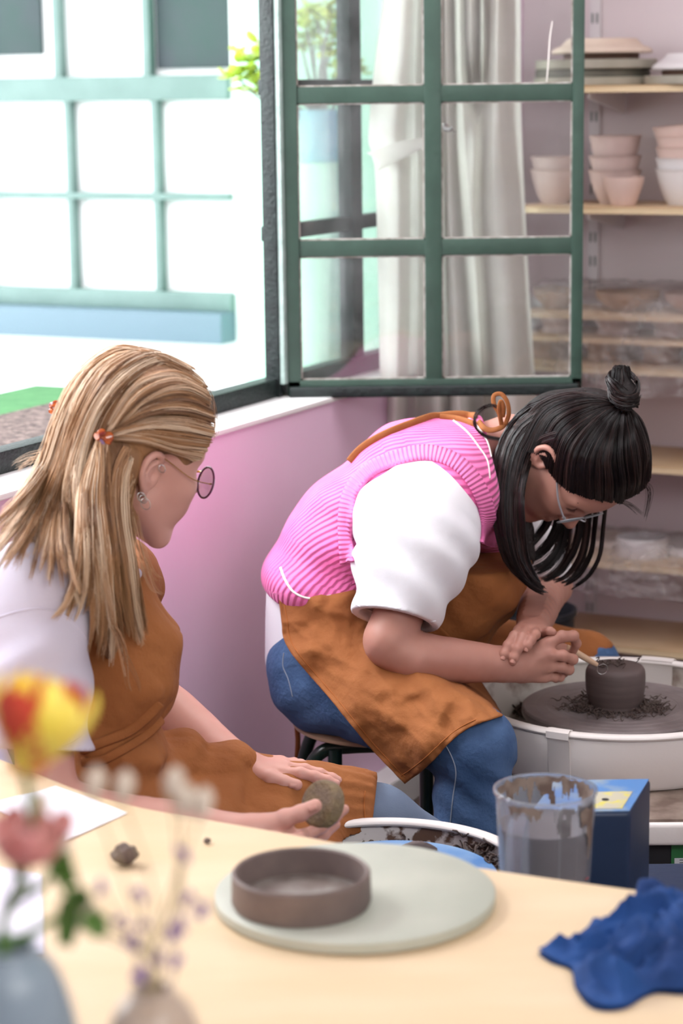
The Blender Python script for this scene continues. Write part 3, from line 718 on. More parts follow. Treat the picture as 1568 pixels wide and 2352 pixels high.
z1 = disc('clay_disc', 1380, 0.17, z1 + .0005, 84, 12, 'thin brown clay disc between the bats and the cream plate', 'clay disc', m_brownclay)
UP = [(0, 0), (0.80, 0), (0.98, 0.02), (1.0, 0.10), (0.97, 0.30), (0.90, 0.44), (0.82, 0.52), (0.75, 0.75), (0.68, 1.0), (0, 1.0)]
disc('clay_plate', 1381, 0.17, z1 + .0005, 113, 33, 'upturned cream clay plate on the bats beside the casement', 'plate', m_cream, None, UP)
z2 = disc('throwing_bat', 1612, 0.20, z, 128, 19, 'grey green throwing bat at the right edge under a white plate', 'bat', m_bat, 'bats on the top shelf')
z2 = disc('clay_disc', 1606, 0.20, z2 + .0005, 84, 11, 'brown clay disc under the upturned white plate at the right edge', 'clay disc', m_brownclay)
disc('clay_plate', 1606, 0.20, z2 + .0005, 106, 36, 'upturned white clay plate at the right edge of the top shelf', 'plate', m_whiteclay, None, UP)

# film wrapped greenware on the third shelf
zb = shelf_z[2] + 0.0008
def gw(px, off, z0, r, h, label, m=m_tan, shape='plate', foot=0.6, name='clay_bowl', cat='bowl', group='greenware under plastic film on the third shelf'):
    n_, _ = onshelf(px, 800, off); b = MB(); b.lathe(bowl_prof(r, h, foot, shape=shape), SH(n_, off, z0), n=48); return tag(obj(name, b, m), label, cat, group)
def board(n0, n1, z0, lab):
    b = MB(); b.sbox(n0, n1, 0.03, 0.31, z0, z0 + 0.012, 0.002); tag(obj('ware_board', b, m_ply), lab, 'board', 'ware boards between the wrapped greenware')
nA, nB = onshelf(1215, 800, 0.2)[0], 1.05
for px, lab in ((1262, 'wrapped tan bowl on the shelf board behind the casement corner'), (1392, 'wrapped tan bowl on the shelf board just right of the casement'), (1520, 'wrapped tan bowl on the shelf board near the right edge')):
    gw(px, .17, zb, .062, .052, lab, shape='cup', foot=.75)
board(nA, nB, zb + .056, 'lower ware board between the rows of wrapped greenware')
for px, lab in ((1290, 'wrapped tan dish in the middle row behind the casement glass'), (1418, 'wrapped tan dish in the middle row right of the casement'), (1548, 'wrapped tan dish in the middle row at the right edge')):
    gw(px, .17, zb + .069, .064, .044, lab, m_bisq2, shape='cup', foot=.8)
board(nA, nB, zb + .117, 'upper ware board between the rows of wrapped greenware')
for px, lab, m in ((1275, 'wrapped tan plate in the top row behind the casement glass', m_tan), (1440, 'wrapped wide tan plate in the top row right of the casement', m_tan), (1600, 'wrapped wide tan plate in the top row at the right edge', m_bisq2)):
    gw(px, .17, zb + .130, .085 if px > 1300 else .06, .052, lab, m, foot=.5, name='clay_plate', cat='plate')
def film(name, label, n0, n1, prof, m=m_plastic, ni=150, nj=70, amp=0.010, seed=3, hang=0.02):
    """plastic sheet: prof = list of (off, z) swept along the shelf with creases"""
    C = crom([(a, b_, 0) for a, b_ in prof], nj); P = []
    for i in range(ni):
        t = i / (ni - 1); n_ = n0 + (n1 - n0) * t; row = []
        for j in range(nj):
            o_, z_ = C[j][0], C[j][1]; v = j / (nj - 1)
            q = mnoise.noise(Vector((n_ * 14 + seed, v * 7, seed))) * amp + mnoise.noise(Vector((n_ * 50, v * 34 + seed, 2))) * amp * .45
            sag = hang * math.sin(n_ * 4.0 + seed) * max(0, (v - .75) * 4)
            row.append(SH(n_, o_ + abs(q) * (1.2 if o_ > .3 else .3), z_ + q + sag))
        P.append(row)
    b = MB(); b.grid(P, 0); o = obj(name, b, m, None, ang=0); tag(o, label, 'plastic film', None); return o
film('plastic_film', 'clear crumpled plastic film draped over the greenware on the third shelf', nA + .02, 1.15,
     [(0.02, zb + .195), (.12, zb + .200), (.24, zb + .195), (.30, zb + .17), (.325, zb + .11), (.338, zb + .05), (.345, zb - .01), (.35, zb - .035), (.352, zb - .05)])
# wrapped white pots on the fifth shelf
z5 = shelf_z[4] + 0.0008
def pot5(px, py, r, h, label, m, off, name='clay_pot', cat='pot', wall=0.006):
    n_, _ = onshelf(px, py, off); b = MB(); b.lathe([(0, 0), (r * .96, 0), (r, h * .1), (r, h - .002), (r - .003, h), (r - wall, h - .002), (r - wall, .008), (0, .008)], SH(n_, off, z5), n=56)
    return tag(obj(name, b, m), label, cat, 'wrapped pots on the fifth shelf')
pot5(1474, 1262, .068, .052, 'white straight sided pot wrapped in film in front on the fifth shelf', m_whiteclay, .22)
pot5(1400, 1220, .075, .020, 'low white dish behind the hanging dark hair on the fifth shelf', m_cream, .10, 'clay_dish', 'dish')
pot5(1590, 1225, .095, .022, 'wide white dish at the right edge of the fifth shelf', m_whiteclay, .11, 'clay_dish', 'dish')
n5a, n5b = onshelf(1290, 1300, .2)[0], 1.15
film('plastic_film', 'clear crumpled plastic film hanging over the edge of the fifth shelf', n5a, n5b,
     [(.02, z5 + .03), (.10, z5 + .034), (.18, z5 + .058), (.27, z5 + .052), (.31, z5 + .012), (.336, z5 + .004), (.342, z5 - .02), (.348, z5 - .05), (.352, z5 - .072)], seed=9, amp=.012, hang=.012)

# black rubber tub on the floor by the shelves
m_rubber = mat('black_rubber', hexc(34, 36, 42), 0.55)
c = atz(1214, 1640, 0.0); c = at(1214, 1400, 5.15); zt_ = c.z; b = MB(); R_ = 0.113
c = V(c.x, c.y, 0); b.lathe([(0, 0.0), (R_ * .8, 0), (R_ * .84, .01), (R_ * .98, zt_ - .015), (R_ * 1.03, zt_ - .01), (R_ * 1.03, zt_ + .004), (R_ * .98, zt_ + .004), (R_ * .95, zt_ - .02), (R_ * .8, .02), (0, .02)], c, n=56)
tub = obj('rubber_tub', b, m_rubber); tag(tub, 'black rubber tub on the floor between the woman in pink and the shelves', 'tub')

# ------------------------------------------------------------------ curtain in the corner of the window wall
m_cloth = mat('cream_cotton', hexc(252, 249, 246), 0.9, hexc(248, 244, 238), 30, bump=0.03, bscale=300)
nt = m_cloth.node_tree; pb = nt.nodes['Principled BSDF']; ou = nt.nodes['Material Output']
tl = node(nt, 'ShaderNodeBsdfTranslucent'); tl.inputs[0].default_value = (.95, .93, .90, 1); mx = node(nt, 'ShaderNodeMixShader'); mx.inputs[0].default_value = .6
nt.links.new(pb.outputs[0], mx.inputs[1]); nt.links.new(tl.outputs[0], mx.inputs[2]); nt.links.new(mx.outputs[0], ou.inputs[0])
cur = thing('curtain', WL(.45, .1, .9), 'cream cotton curtain gathered in the corner behind the open casement', 'curtain')
def curtain_panel(name, ctrl, seed, ni=110):
    """ctrl: rows of (py, [(px, Y) ...]) top to bottom, all rows the same count; folds come from the depth values"""
    rows = []
    for py, pts in ctrl: rows.append(crom([at(x, py, Y) for x, Y in pts], ni))
    rows = np.array(rows); P = np.stack([crom(rows[:, i], 60) for i in range(ni)], 1)
    for j in range(P.shape[0]):
        for i in range(ni): P[j, i] += np.array(WN) * mnoise.noise(Vector((i * .12, j * .03, seed))) * .006
    b = MB(); b.grid(P, 0.0025); return obj(name, b, m_cloth, cur, ang=70)
Yc = 5.42
# left panel with the tied back swag, right panel of long folds
curtain_panel('curtain_panel', [
    (-160, [(905, 5.30), (940, 5.22), (965, 5.38), (990, 5.25), (1010, 5.40)]),
    (100, [(868, 5.30), (925, 5.20), (955, 5.36), (985, 5.24), (1012, 5.40)]),
    (300, [(850, 5.28), (905, 5.17), (950, 5.33), (985, 5.22), (1016, 5.40)]),
    (355, [(858, 5.26), (915, 5.14), (955, 5.31), (990, 5.21), (1020, 5.40)]),
    (420, [(866, 5.26), (915, 5.14), (955, 5.31), (995, 5.21), (1024, 5.40)]),
    (700, [(872, 5.28), (915, 5.15), (955, 5.32), (1000, 5.22), (1035, 5.40)]),
    (870, [(874, 5.28), (912, 5.15), (952, 5.33), (1005, 5.23), (1040, 5.40)]),
    (985, [(876, 5.28), (906, 5.16), (950, 5.33), (1005, 5.24), (1040, 5.40)])], 1.5)
curtain_panel('curtain_panel', [
    (-160, [(1002, 5.44), (1022, 5.26), (1050, 5.48), (1064, 5.44), (1084, 5.26), (1106, 5.48), (1120, 5.30), (1150, 5.28), (1176, 5.46), (1196, 5.62)]),
    (100, [(1006, 5.44), (1026, 5.26), (1052, 5.48), (1066, 5.44), (1082, 5.26), (1104, 5.50), (1116, 5.44), (1140, 5.24), (1176, 5.42), (1196, 5.62)]),
    (300, [(1008, 5.44), (1030, 5.26), (1056, 5.48), (1074, 5.50), (1092, 5.50), (1104, 5.44), (1122, 5.26), (1146, 5.24), (1178, 5.44), (1198, 5.62)]),
    (480, [(1010, 5.44), (1036, 5.24), (1066, 5.46), (1080, 5.52), (1092, 5.50), (1104, 5.40), (1124, 5.24), (1160, 5.24), (1194, 5.40), (1204, 5.62)]),
    (700, [(1012, 5.44), (1046, 5.22), (1082, 5.44), (1094, 5.52), (1104, 5.50), (1116, 5.40), (1140, 5.22), (1178, 5.22), (1206, 5.40), (1214, 5.62)]),
    (940, [(1016, 5.44), (1054, 5.22), (1096, 5.42), (1106, 5.52), (1116, 5.50), (1126, 5.40), (1152, 5.22), (1192, 5.22), (1220, 5.40), (1230, 5.62)]),
    (1060, [(1016, 5.44), (1056, 5.22), (1098, 5.42), (1108, 5.52), (1118, 5.50), (1128, 5.40), (1154, 5.22), (1194, 5.22), (1224, 5.40), (1234, 5.62)])], 4.2, 160)
P = []
for t in np.linspace(0, 1, 30):
    a = at(842 + 150 * t, 352 - 34 * math.sin(t * 1.7), 5.17 - .03 * math.sin(t * 3)); bb = at(850 + 140 * t + 18 * (1 - t), 392 - 60 * t, 5.12)
    P.append([a.lerp(bb, s) + WN * (.018 * math.sin(s * math.pi)) for s in np.linspace(0, 1, 8)])
b = MB(); b.grid(P, 0.003); obj('folded_flap', b, m_cloth, cur, ang=70)
b = MB(); b.tube(bez([at(1004, 300, 5.14), at(1018, 286, 5.10), at(1032, 292, 5.12), at(1043, 303, 5.16)], 12), .004, 8)
b.tube(bez([at(1012, 292, 5.10), at(1030, 298, 5.09), at(1038, 293, 5.09)], 8), .006, 8); obj('tieback_clip', b, m_steel, cur)
# ================================================================== TABLE AND WHAT STANDS ON IT
TZ = 0.75
m_table = mat('pale_wood_table_top', hexc(226, 202, 168), 0.45, hexc(218, 192, 154), 2.2, bump=0.02, stretch=(1, 4, 1))
edge = [atz(x, y, TZ) for x, y in ((-260, 1650), (-60, 1722), (80, 1776), (190, 1819), (297, 1849), (395, 1869), (620, 1908), (870, 1954), (1140, 2000), (1568, 2060), (1900, 2104))]
edge = [Vector(p) for p in crom(edge, 50)]
poly = edge + [V(edge[-1].x + .3, 1.25, TZ), V(edge[0].x - .25, 1.25, TZ)]
tb = thing('table', V(0, 1.9, 0), 'pale wooden work table with a curved far edge in the foreground', 'table')
n_ = len(poly); b = MB(); b.add([p for p in poly] + [p - V(0, 0, .022) for p in poly], [tuple(range(n_))[::-1], tuple(n_ + i for i in range(n_))] + [(i, (i + 1) % n_, n_ + (i + 1) % n_, n_ + i) for i in range(n_)])
obj('tabletop', b, m_table, tb)
for x, y in ((-.55, 1.4), (.75, 1.4), (-.42, 2.6), (.6, 2.35)):
    b = MB(); b.rbox(V(x - .025, y - .025, 0), V(.05, 0, 0), V(0, .05, 0), V(0, 0, .727), .004); obj('leg', b, m_white, tb)
m_batg = mat('pale_grey_green_bat', hexc(190, 192, 178), 0.55, hexc(178, 182, 168), 9, bump=0.03)
c = atz(815, 2043, TZ + .016); c.z = TZ + .0005; R_ = .171
b = MB(); b.lathe([(0, 0), (R_ - .003, 0), (R_, .003), (R_, .0135), (R_ - .003, .016), (0, .016)], c, n=96); o = obj('throwing_bat', b, m_batg); tag(o, 'large pale grey green round bat lying on the table', 'bat')
m_dish = mat('leather_hard_grey_clay', hexc(124, 108, 102), 0.6, hexc(108, 94, 90), 18, bump=0.06)
m_slipin = mat('wet_pale_slip', hexc(150, 144, 138), 0.35, hexc(120, 108, 102), 22, lo=.4, hi=.6)
c = atz(691, 2000, TZ + .058); c.z = TZ + .017; R_ = .083; H_ = .042
d_ = thing('clay_dish', c, 'low grey clay dish standing on the pale bat on the table', 'dish')
b = MB(); b.lathe([(R_ * .3, 0.008), (0, 0.008)][::-1] + [(R_ - .007, .008), (R_ - .006, H_ - .002), (R_ - .003, H_), (R_, H_ - .003), (R_ + .001, .006), (R_ - .002, 0), (0, 0)], c, n=96); obj('wall', b, m_dish, d_)
b = MB(); b.lathe([(0, .0095), (R_ * .35, .0092), (R_ * .5, .0105), (R_ * .7, .0092), (R_ - .008, .0095)], c, n=72, wob=.03); obj('slip_pool', b, m_slipin, d_)
# crumpled blue cloth
m_blue = mat('royal_blue_cloth', hexc(32, 74, 136), 0.9, hexc(24, 54, 106), 8, bump=0.1, bscale=250)
def cloth_heap(name, label, cat, outline, hfun, m, parent=None, z0=TZ):
    """a crumpled cloth lying on the table: outline in table plane, height function of (u,v)"""
    c = sum(outline, V(0, 0, 0)) / len(outline); ring = [Vector(p) for p in crom(outline, 160, closed=True)]; P = []
    for i, p in enumerate(ring + [ring[0]]):
        row = []
        for j in range(46):
            t = j / 45; q = c.lerp(p, t); h = hfun(q, t); row.append(V(q.x, q.y, z0 + .001 + h))
        P.append(row)
    b = MB(); b.grid(P, 0); k = len(ring) + 1
    base = [V(p.x, p.y, z0 + .0006) for p in ring]; b.add(base, [tuple(range(len(base)))])
    o = obj(name, b, m, parent, ang=0)
    if label: tag(o, label, cat)
    return o
def hblue(q, t):
    n1 = mnoise.noise(Vector((q.x * 14, q.y * 14, 4))); n2 = (1 - 2 * abs(mnoise.noise(Vector((q.x * 26 + n1, q.y * 26, 9))))) ** 3 - .3
    edge_ = max(0, 1 - t ** 3); right = min(1, max(0.12, (q.x - .29) / .12))
    return max(.003, edge_ * (.048 * right + .03 * abs(n1) * 1.6 + .024 * n2) + .004 + .008 * abs(n1))
pts = [atz(x, y, TZ) for x, y in ((1238, 2188), (1300, 2182), (1345, 2150), (1440, 2120), (1480, 2072), (1560, 2080), (1660, 2110), (1690, 2200), (1600, 2280), (1500, 2285), (1430, 2320), (1360, 2318), (1322, 2275), (1310, 2232), (1262, 2212))]
cloth_heap('cloth', 'crumpled royal blue cloth at the right corner of the table', 'cloth', pts, hblue, m_blue)
# clay crumbs
m_crumb = mat('dried_clay_lump', hexc(116, 100, 92), 0.9, hexc(96, 82, 76), 40, bump=.5)
def lump(name, c, r, seed, m, label=None, cat=None, parent=None, sq=.8):
    bm = bmesh.new(); bmesh.ops.create_icosphere(bm, subdivisions=3, radius=1); b = MB()
    vs = [Vector(c) + Vector((v.co.x, v.co.y, v.co.z * sq + sq * .9)) * r * (1 + .35 * mnoise.noise(v.co * 1.6 + Vector((seed, 0, 0)))) for v in bm.verts]
    mz = min(v.z for v in vs); vs = [v + V(0, 0, c[2] - mz) for v in vs]; bm.verts.index_update()
    b.add(vs, [[v.index for v in f.verts] for f in bm.faces]); bm.free(); o = obj(name, b, m, parent, ang=0)
    if label: tag(o, label, cat)
    return o
lump('clay_lump', atz(287, 1985, TZ + .0005), .0165, 2, m_crumb, 'small dry brown clay lump on the table', 'clay lump')
lump('clay_crumb', atz(476, 1937, TZ + .0005), .0045, 5, m_crumb, 'tiny clay crumb on the table near its far edge', 'clay crumb')
# papers
m_paper = mat('white_paper', hexc(240, 240, 248), 0.8); m_lilacp = mat('pale_lilac_paper', hexc(222, 216, 232), 0.85, hexc(236, 232, 242), 12)
def sheet(name, pts, label, m, z=TZ + .0008):
    P = [atz(x, y, z) for x, y in pts]; a, b_, c, d = P; G = [[a.lerp(b_, u).lerp(d.lerp(c, u), v) + V(0, 0, .0006 + .001 * math.sin(u * 3 + v * 2) ** 2) for v in np.linspace(0, 1, 8)] for u in np.linspace(0, 1, 8)]
    b = MB(); b.grid(G, .0004); return tag(obj(name, b, m), label, 'paper')
sheet('paper_sheet', ((128, 1806), (292, 1868), (150, 1934), (-30, 1850)), 'white sheet of paper at the far left edge of the table', m_paper)
sheet('paper_sheet', ((-60, 1985), (95, 2010), (102, 2190), (-60, 2190)), 'pale lilac paper at the left side of the table behind the flowers', m_lilacp)
# vases and flowers close to the lens
VY = 1.46
m_vblue = mat('grey_blue_glaze', hexc(142, 156, 166), 0.35, hexc(128, 142, 154), 10)
m_vcream = mat('cream_and_brown_glaze', hexc(206, 192, 180), 0.3, hexc(150, 124, 100), 9, lo=.4, hi=.6)
def vase(name, px, ytop, r, label, m, neck=.45):
    p = at(px, ytop, VY); c = V(p.x, p.y, TZ + .0005); h = p.z - c.z; b = MB()
    pr = [(0, 0), (r * .55, 0), (r * .62, h * .02), (r * .92, h * .35), (r, h * .62), (r * .93, h * .82), (r * .7, h * .94), (r * neck, h * .985), (r * neck, h), (r * (neck - .08), h), (r * (neck - .1), h * .96), (0, h * .9)]
    b.lathe([pr[0]] + [(float(a), float(q)) for a, q in crom([(a, q, 0) for a, q in pr[1:9]], 30)[:, :2]] + pr[9:], c, n=64); return tag(obj(name, b, m), label, 'vase'), c + V(0, 0, h)
_, mouthA = vase('vase', 12, 2172, .053, 'grey blue vase at the lower left corner of the table', m_vblue)
_, mouthB = vase('vase', 350, 2268, .041, 'round cream and brown vase at the front of the table', m_vcream, .38)
m_stem = mat('flower_stem_green', hexc(96, 132, 60), 0.6); m_dry = mat('dry_stem', hexc(176, 160, 120), 0.7)
m_yellow = mat('yellow_petal', hexc(248, 214, 50), 0.6, hexc(252, 232, 120), 20); m_red = mat('red_petal', hexc(206, 66, 44), 0.6, hexc(230, 110, 80), 20)
m_pink = mat('dusty_pink_petal', hexc(224, 164, 158), 0.7, hexc(210, 138, 136), 20); m_bunny = mat('cream_plume', hexc(206, 192, 176), 0.95); m_lav = mat('purple_lavender', hexc(104, 66, 150), 0.8)
def petal(mb, c, d, up, L, W, curl=.5):
    d = d.normalized(); x = d.cross(up).normalized(); n_ = x.cross(d); P = []
    for i in range(9):
        t = i / 8; ww = W * math.sin(math.pi * min(1, .12 + .86 * t)) ** .6; row = []
        for k in range(7):
            s = k / 3 - 1; row.append(c + d * (L * math.sin(t * 1.35) / .975) + n_ * (L * curl * (1 - math.cos(t * 1.5)) + W * .35 * s * s) + x * (s * ww))
        P.append(row)
    mb.grid(P, .0012)
def bloom(name, label, c, ax, L, W, layers, m, mouth, mats2=None, group=None):
    t = thing(name, c, label, 'flower', group); ax = ax.normalized(); x = ax.cross(V(0, 1, 0)).normalized(); y = ax.cross(x)
    for li, (k, tilt, sc) in enumerate(layers):
        for i in range(k):
            a = 2 * math.pi * (i + .5 * li) / k; rad = x * math.cos(a) + y * math.sin(a); b = MB()
            petal(b, c, ax * math.cos(tilt) + rad * math.sin(tilt), ax * math.sin(tilt) - rad * math.cos(tilt), L * sc, W * sc, .45)
            obj('petal', b, (mats2[(i + li) % len(mats2)] if mats2 else m), t)
    b = MB(); b.tube(bez([mouth - V(0, 0, .05), mouth + V(0, 0, .02), (mouth + c) / 2 + V(.012, 0, .01), c - ax * .004, c], 16), .003, 8); obj('stem', b, m_stem, t)
    return t
fc_ = at(62, 1775, VY - .06)
bloom('flower', 'large yellow and red flower at the left edge above the table', fc_, V(.25, .1, 1), .062, .019, ((6, .95, 1), (6, .55, .95), (4, .2, .8)), m_yellow, mouthA, [m_yellow, m_red, m_yellow])
bloom('flower', 'dusty pink flower below the yellow and red one', at(38, 1985, VY - .04), V(.3, -.3, .8), .036, .012, ((7, 1.1, 1), (6, .6, .85)), m_pink, mouthA)
bloom('flower', 'small pink flower bud right of the dusty pink flower', at(135, 1930, VY - .02), V(.2, -.2, .8), .020, .007, ((5, .7, 1),), m_pink, mouthA)
lf = thing('leaf_spray', mouthA, 'green leaves leaning out of the grey blue vase', 'leaves')
b = MB(); b.tube(bez([mouthA, at(110, 2120, VY), at(165, 2080, VY), at(120, 1990, VY), at(82, 1900, VY)], 16), .003, 6); obj('stem', b, m_stem, lf)
for (x0, y0, x1, y1) in ((150, 2170, 168, 2040), (160, 2080, 215, 2040), (110, 1960, 175, 2000), (200, 2100, 250, 2150), (85, 1870, 110, 1960), (165, 2030, 120, 1960)):
    a, e = at(x0, y0, VY), at(x1, y1, VY - .02); b = MB(); petal(b, a, e - a, V(0, -1, .3), (e - a).length, .008, .15); obj('leaf', b, m_stem, lf)
def plume(px, py, label, dx=0):
    c = at(px, py, VY + .03); t = thing('dried_grass_plume', c, label, 'dried flower', 'dried grass plumes'); b = MB(); ax = V(.2 + dx, 0, 1).normalized()
    b.lathe([(0, -.012), (.005, -.009), (.0075, 0), (.006, .008), (0, .014)], c, ax, n=14, wob=.12); obj('plume', b, m_bunny, t)
    b = MB(); b.tube(bez([mouthB - V(0, 0, .04), mouthB + V(0, 0, .02), (mouthB + c) / 2 + V(random.uniform(-.02, .02), 0, 0), c - ax * .01], 14), .0009, 5); obj('stem', b, m_dry, t)
for (x, y, l) in ((217, 1800, 'cream dried plume furthest left against the orange apron'), (284, 1808, 'cream dried plume second from the left'), (398, 1800, 'cream dried plume above the middle of the table'), (425, 1840, 'cream dried plume just below the middle one'), (465, 1846, 'cream dried plume furthest right'), (88, 1855, 'cream dried plume under the yellow and red flower'), (140, 1950, 'cream dried plume beside the dusty pink flower'), (200, 2105, 'cream dried plume low beside the green leaves')): plume(x, y, l)
def lav(pts, label):
    """a thin sprig from the vase with small purple florets"""
    P = [mouthB + V(0, 0, -.03)] + [at(x, y, VY + random.uniform(-.02, .03)) for x, y in pts]; t = thing('lavender_sprig', mouthB, label, 'dried flower', 'lavender sprigs in the cream vase')
    b = MB(); b.tube(bez(P, 20), .0008, 5); obj('stem', b, m_dry, t); b = MB()
    for (x, y) in pts[:]:
        for k in range(4):
            q = at(x + random.uniform(-12, 12), y + random.uniform(-16, 16), VY); b.lathe([(0, -.004), (.0028, 0), (0, .005)], q, V(random.uniform(-.5, .5), 0, 1), n=7)
    o = obj('florets', b, m_lav, t); o['kind'] = 'stuff'
lav(((322, 2238), (300, 2170), (280, 2120), (232, 2040)), 'lavender sprig leaning left out of the cream vase')
lav(((318, 2245), (330, 2120), (322, 2050)), 'lavender sprig rising straight above the cream vase')
lav(((405, 2215), (395, 2150), (430, 2060), (462, 2090)), 'lavender sprig leaning right out of the cream vase')
lav(((372, 2200), (410, 2130), (418, 1965)), 'tallest lavender sprig over the pale table')
# ================================================================== POTTERY WHEELS
def splat_mat(name, base, dirt, scale, lo, hi, rough=.45, bump=.05, dirt2=None):
    return mat(name, base, rough, dirt, scale, 6, bump, 60, lo=lo, hi=hi)
m_pan = splat_mat('white_pan_plastic', hexc(232, 226, 222), hexc(206, 194, 184), 5, .55, .8)
m_panin = splat_mat('clay_spattered_pan_inside', hexc(214, 208, 200), hexc(128, 104, 90), 16, .52, .72)
m_panin1 = splat_mat('heavily_spattered_pan_inside', hexc(228, 222, 220), hexc(112, 86, 72), 26, .50, .56)
m_head = mat('wet_clay_wheel_head', hexc(146, 136, 136), 0.4, hexc(112, 102, 102), 10, bump=.08)
m_bluehead = mat('blue_wheel_bat', hexc(84, 136, 196), 0.4, hexc(136, 170, 206), 12, bump=.04)
m_clay = mat('dark_wet_clay', hexc(104, 90, 88), 0.5, hexc(90, 78, 76), 6, bump=.06, stretch=(1, 1, 14))
m_trim = mat('clay_trimmings', hexc(70, 56, 52), 0.75, hexc(92, 78, 72), 40)
m_navy = mat('navy_machine_paint', hexc(28, 48, 78), 0.45, hexc(24, 42, 70), 5, bump=.05)
m_bluetop = mat('worn_blue_paint', hexc(84, 132, 190), 0.45, hexc(150, 166, 176), 18, lo=.45, hi=.62)
m_black = mat('black_plastic', hexc(26, 26, 30), 0.5)
m_deck = mat('clay_stained_deck', hexc(150, 134, 122), 0.6, hexc(104, 86, 76), 14, bump=.1)
def pan(parent, c, R, h, wall=.006, rimw=.012):
    """straight sided splash pan with rolled rim; c = centre at the bottom"""
    b = MB(); b.lathe([(R * .30, 0), (R * .93, 0), (R * .955, .008), (R * .985, h - .02), (R - rimw * .5, h - .012)], c, n=120); obj('basin', b, m_pan, parent)
    b = MB(); b.lathe([(R * .955, h - .006), (R * .95, h - .02), (R * .925, .012), (R * .90, .008), (R * .30, .008)], c, n=120); obj('basin_lining', b, m_panin if R > .25 else m_panin1, parent)
    b = MB(); k = []
    for i in range(13):
        a = math.pi * (-.25 + 1.5 * i / 12); k.append((R - rimw * .9 + rimw * math.cos(a), h - .007 + .0065 * math.sin(a)))
    b.lathe(k, c, n=140); obj('rim', b, m_pan, parent)
# --- far wheel
W2 = atz(1412, 1622, .530); c2 = V(W2.x + .008, W2.y + .005, 0); PR = .292
wh = thing('pottery_wheel', c2, 'pottery wheel with white splash pan at the right, in use by the woman in pink', 'pottery wheel')
cpan = V(c2.x, c2.y, .443); pan(wh, cpan, PR, .112)
b = MB(); b.lathe([(0, .512 - .443), (.186, .512 - .443), (.190, .515 - .443), (.190, .527 - .443), (.187, .530 - .443), (0, .530 - .443)], cpan, n=110)
hd = obj('wheel_head', b, m_head, wh)
b = MB()
for r in np.arange(.075, .186, .022): b.lathe([(r - .0016, .0868), (r, .0876), (r + .0016, .0868)], cpan, n=110)
obj('groove', b, m_head, hd)
b = MB(); b.lathe([(.03, -.1), (.03, .07)], cpan, n=24); obj('shaft', b, m_black, wh)
def pan_band(ang0, ang1, c, R, h, parent, inside=False):
    b = MB(); P = []
    for a in np.linspace(ang0, ang1, 14):
        d = V(math.cos(a), math.sin(a), 0); row = []
        pr = [(R * .957, .004), (R * .988, h - .02), (R + .0025, h - .014), (R + .003, h - .002), (R - .006, h + .002), (R - .020, h - .001), (R * .938, h - .03), (R * .925, .02)]
        P.append([c + d * r_ + V(0, 0, z_) for r_, z_ in pr])
    b.grid(P, .002); obj('joint_clip', b, m_pan, parent)
def ang_of(px, py, z, c):
    p = atz(px, py, z); return math.atan2(p.y - c.y, p.x - c.x)
pan_band(ang_of(1262, 1672, .555, c2), ang_of(1306, 1683, .555, c2), cpan, PR, .112, wh)
pan_band(ang_of(1478, 1503, .555, c2), ang_of(1556, 1512, .555, c2), cpan, PR, .112, wh)
dk0 = atz(1300, 1884, .440); b = MB(); b.rbox(V(.42, dk0.y - .01, .393), V(1.1, -.02, 0), V(0, .98, 0), V(0, 0, .042), .008, 3); obj('deck_edge', b, m_pan, wh)
b = MB(); b.rbox(V(.43, dk0.y - .0, .4345), V(1.08, -.02, 0), V(0, .96, 0), V(0, 0, .006), .002); obj('deck', b, m_deck, wh)
b = MB(); b.rbox(V(.46, dk0.y + .03, .08), V(1.0, 0, 0), V(0, .86, 0), V(0, 0, .313), .012, 3); obj('housing', b, m_navy, wh)
b = MB(); b.rbox(V(.48, dk0.y + .024, .28), V(.70, 0, 0), V(0, .01, 0), V(0, 0, .108), .003); obj('vent_panel', b, m_black, wh)
m_lab = mat('green_label', hexc(44, 110, 62), 0.5); m_labw = mat('label_white', hexc(206, 210, 214), 0.6); m_txt = mat('label_print', hexc(60, 64, 70), .6)
def px_rect(mb, x0, y0, x1, y1, Y, d=.002):
    a, b_ = at(x0, y1, Y), at(x1, y0, Y); mb.box(V(a.x, Y, a.z), V(b_.x - a.x, 0, 0), V(0, -d, 0), V(0, 0, b_.z - a.z))
LY = dk0.y + .022
lb = MB(); px_rect(lb, 1540, 1936, 1640, 2012, LY, .001); lo = obj('rating_label', lb, m_lab, wh)
lb = MB(); px_rect(lb, 1548, 1970, 1620, 1998, LY - .0012, .0006); obj('label_panel', lb, m_labw, lo)
lb = MB()
for yy in (1974, 1980, 1986, 1992): px_rect(lb, 1560, yy, 1612, yy + 2.2, LY - .002, .0004)
o = obj('label_print', lb, m_txt, lo)
for x, y in ((.5, .06), (1.4, .06), (.5, .82), (1.4, .82)):
    b = MB(); b.tube([V(x, dk0.y + y, 0), V(x, dk0.y + y, .09)], .018, 16); obj('foot', b, m_black, wh)
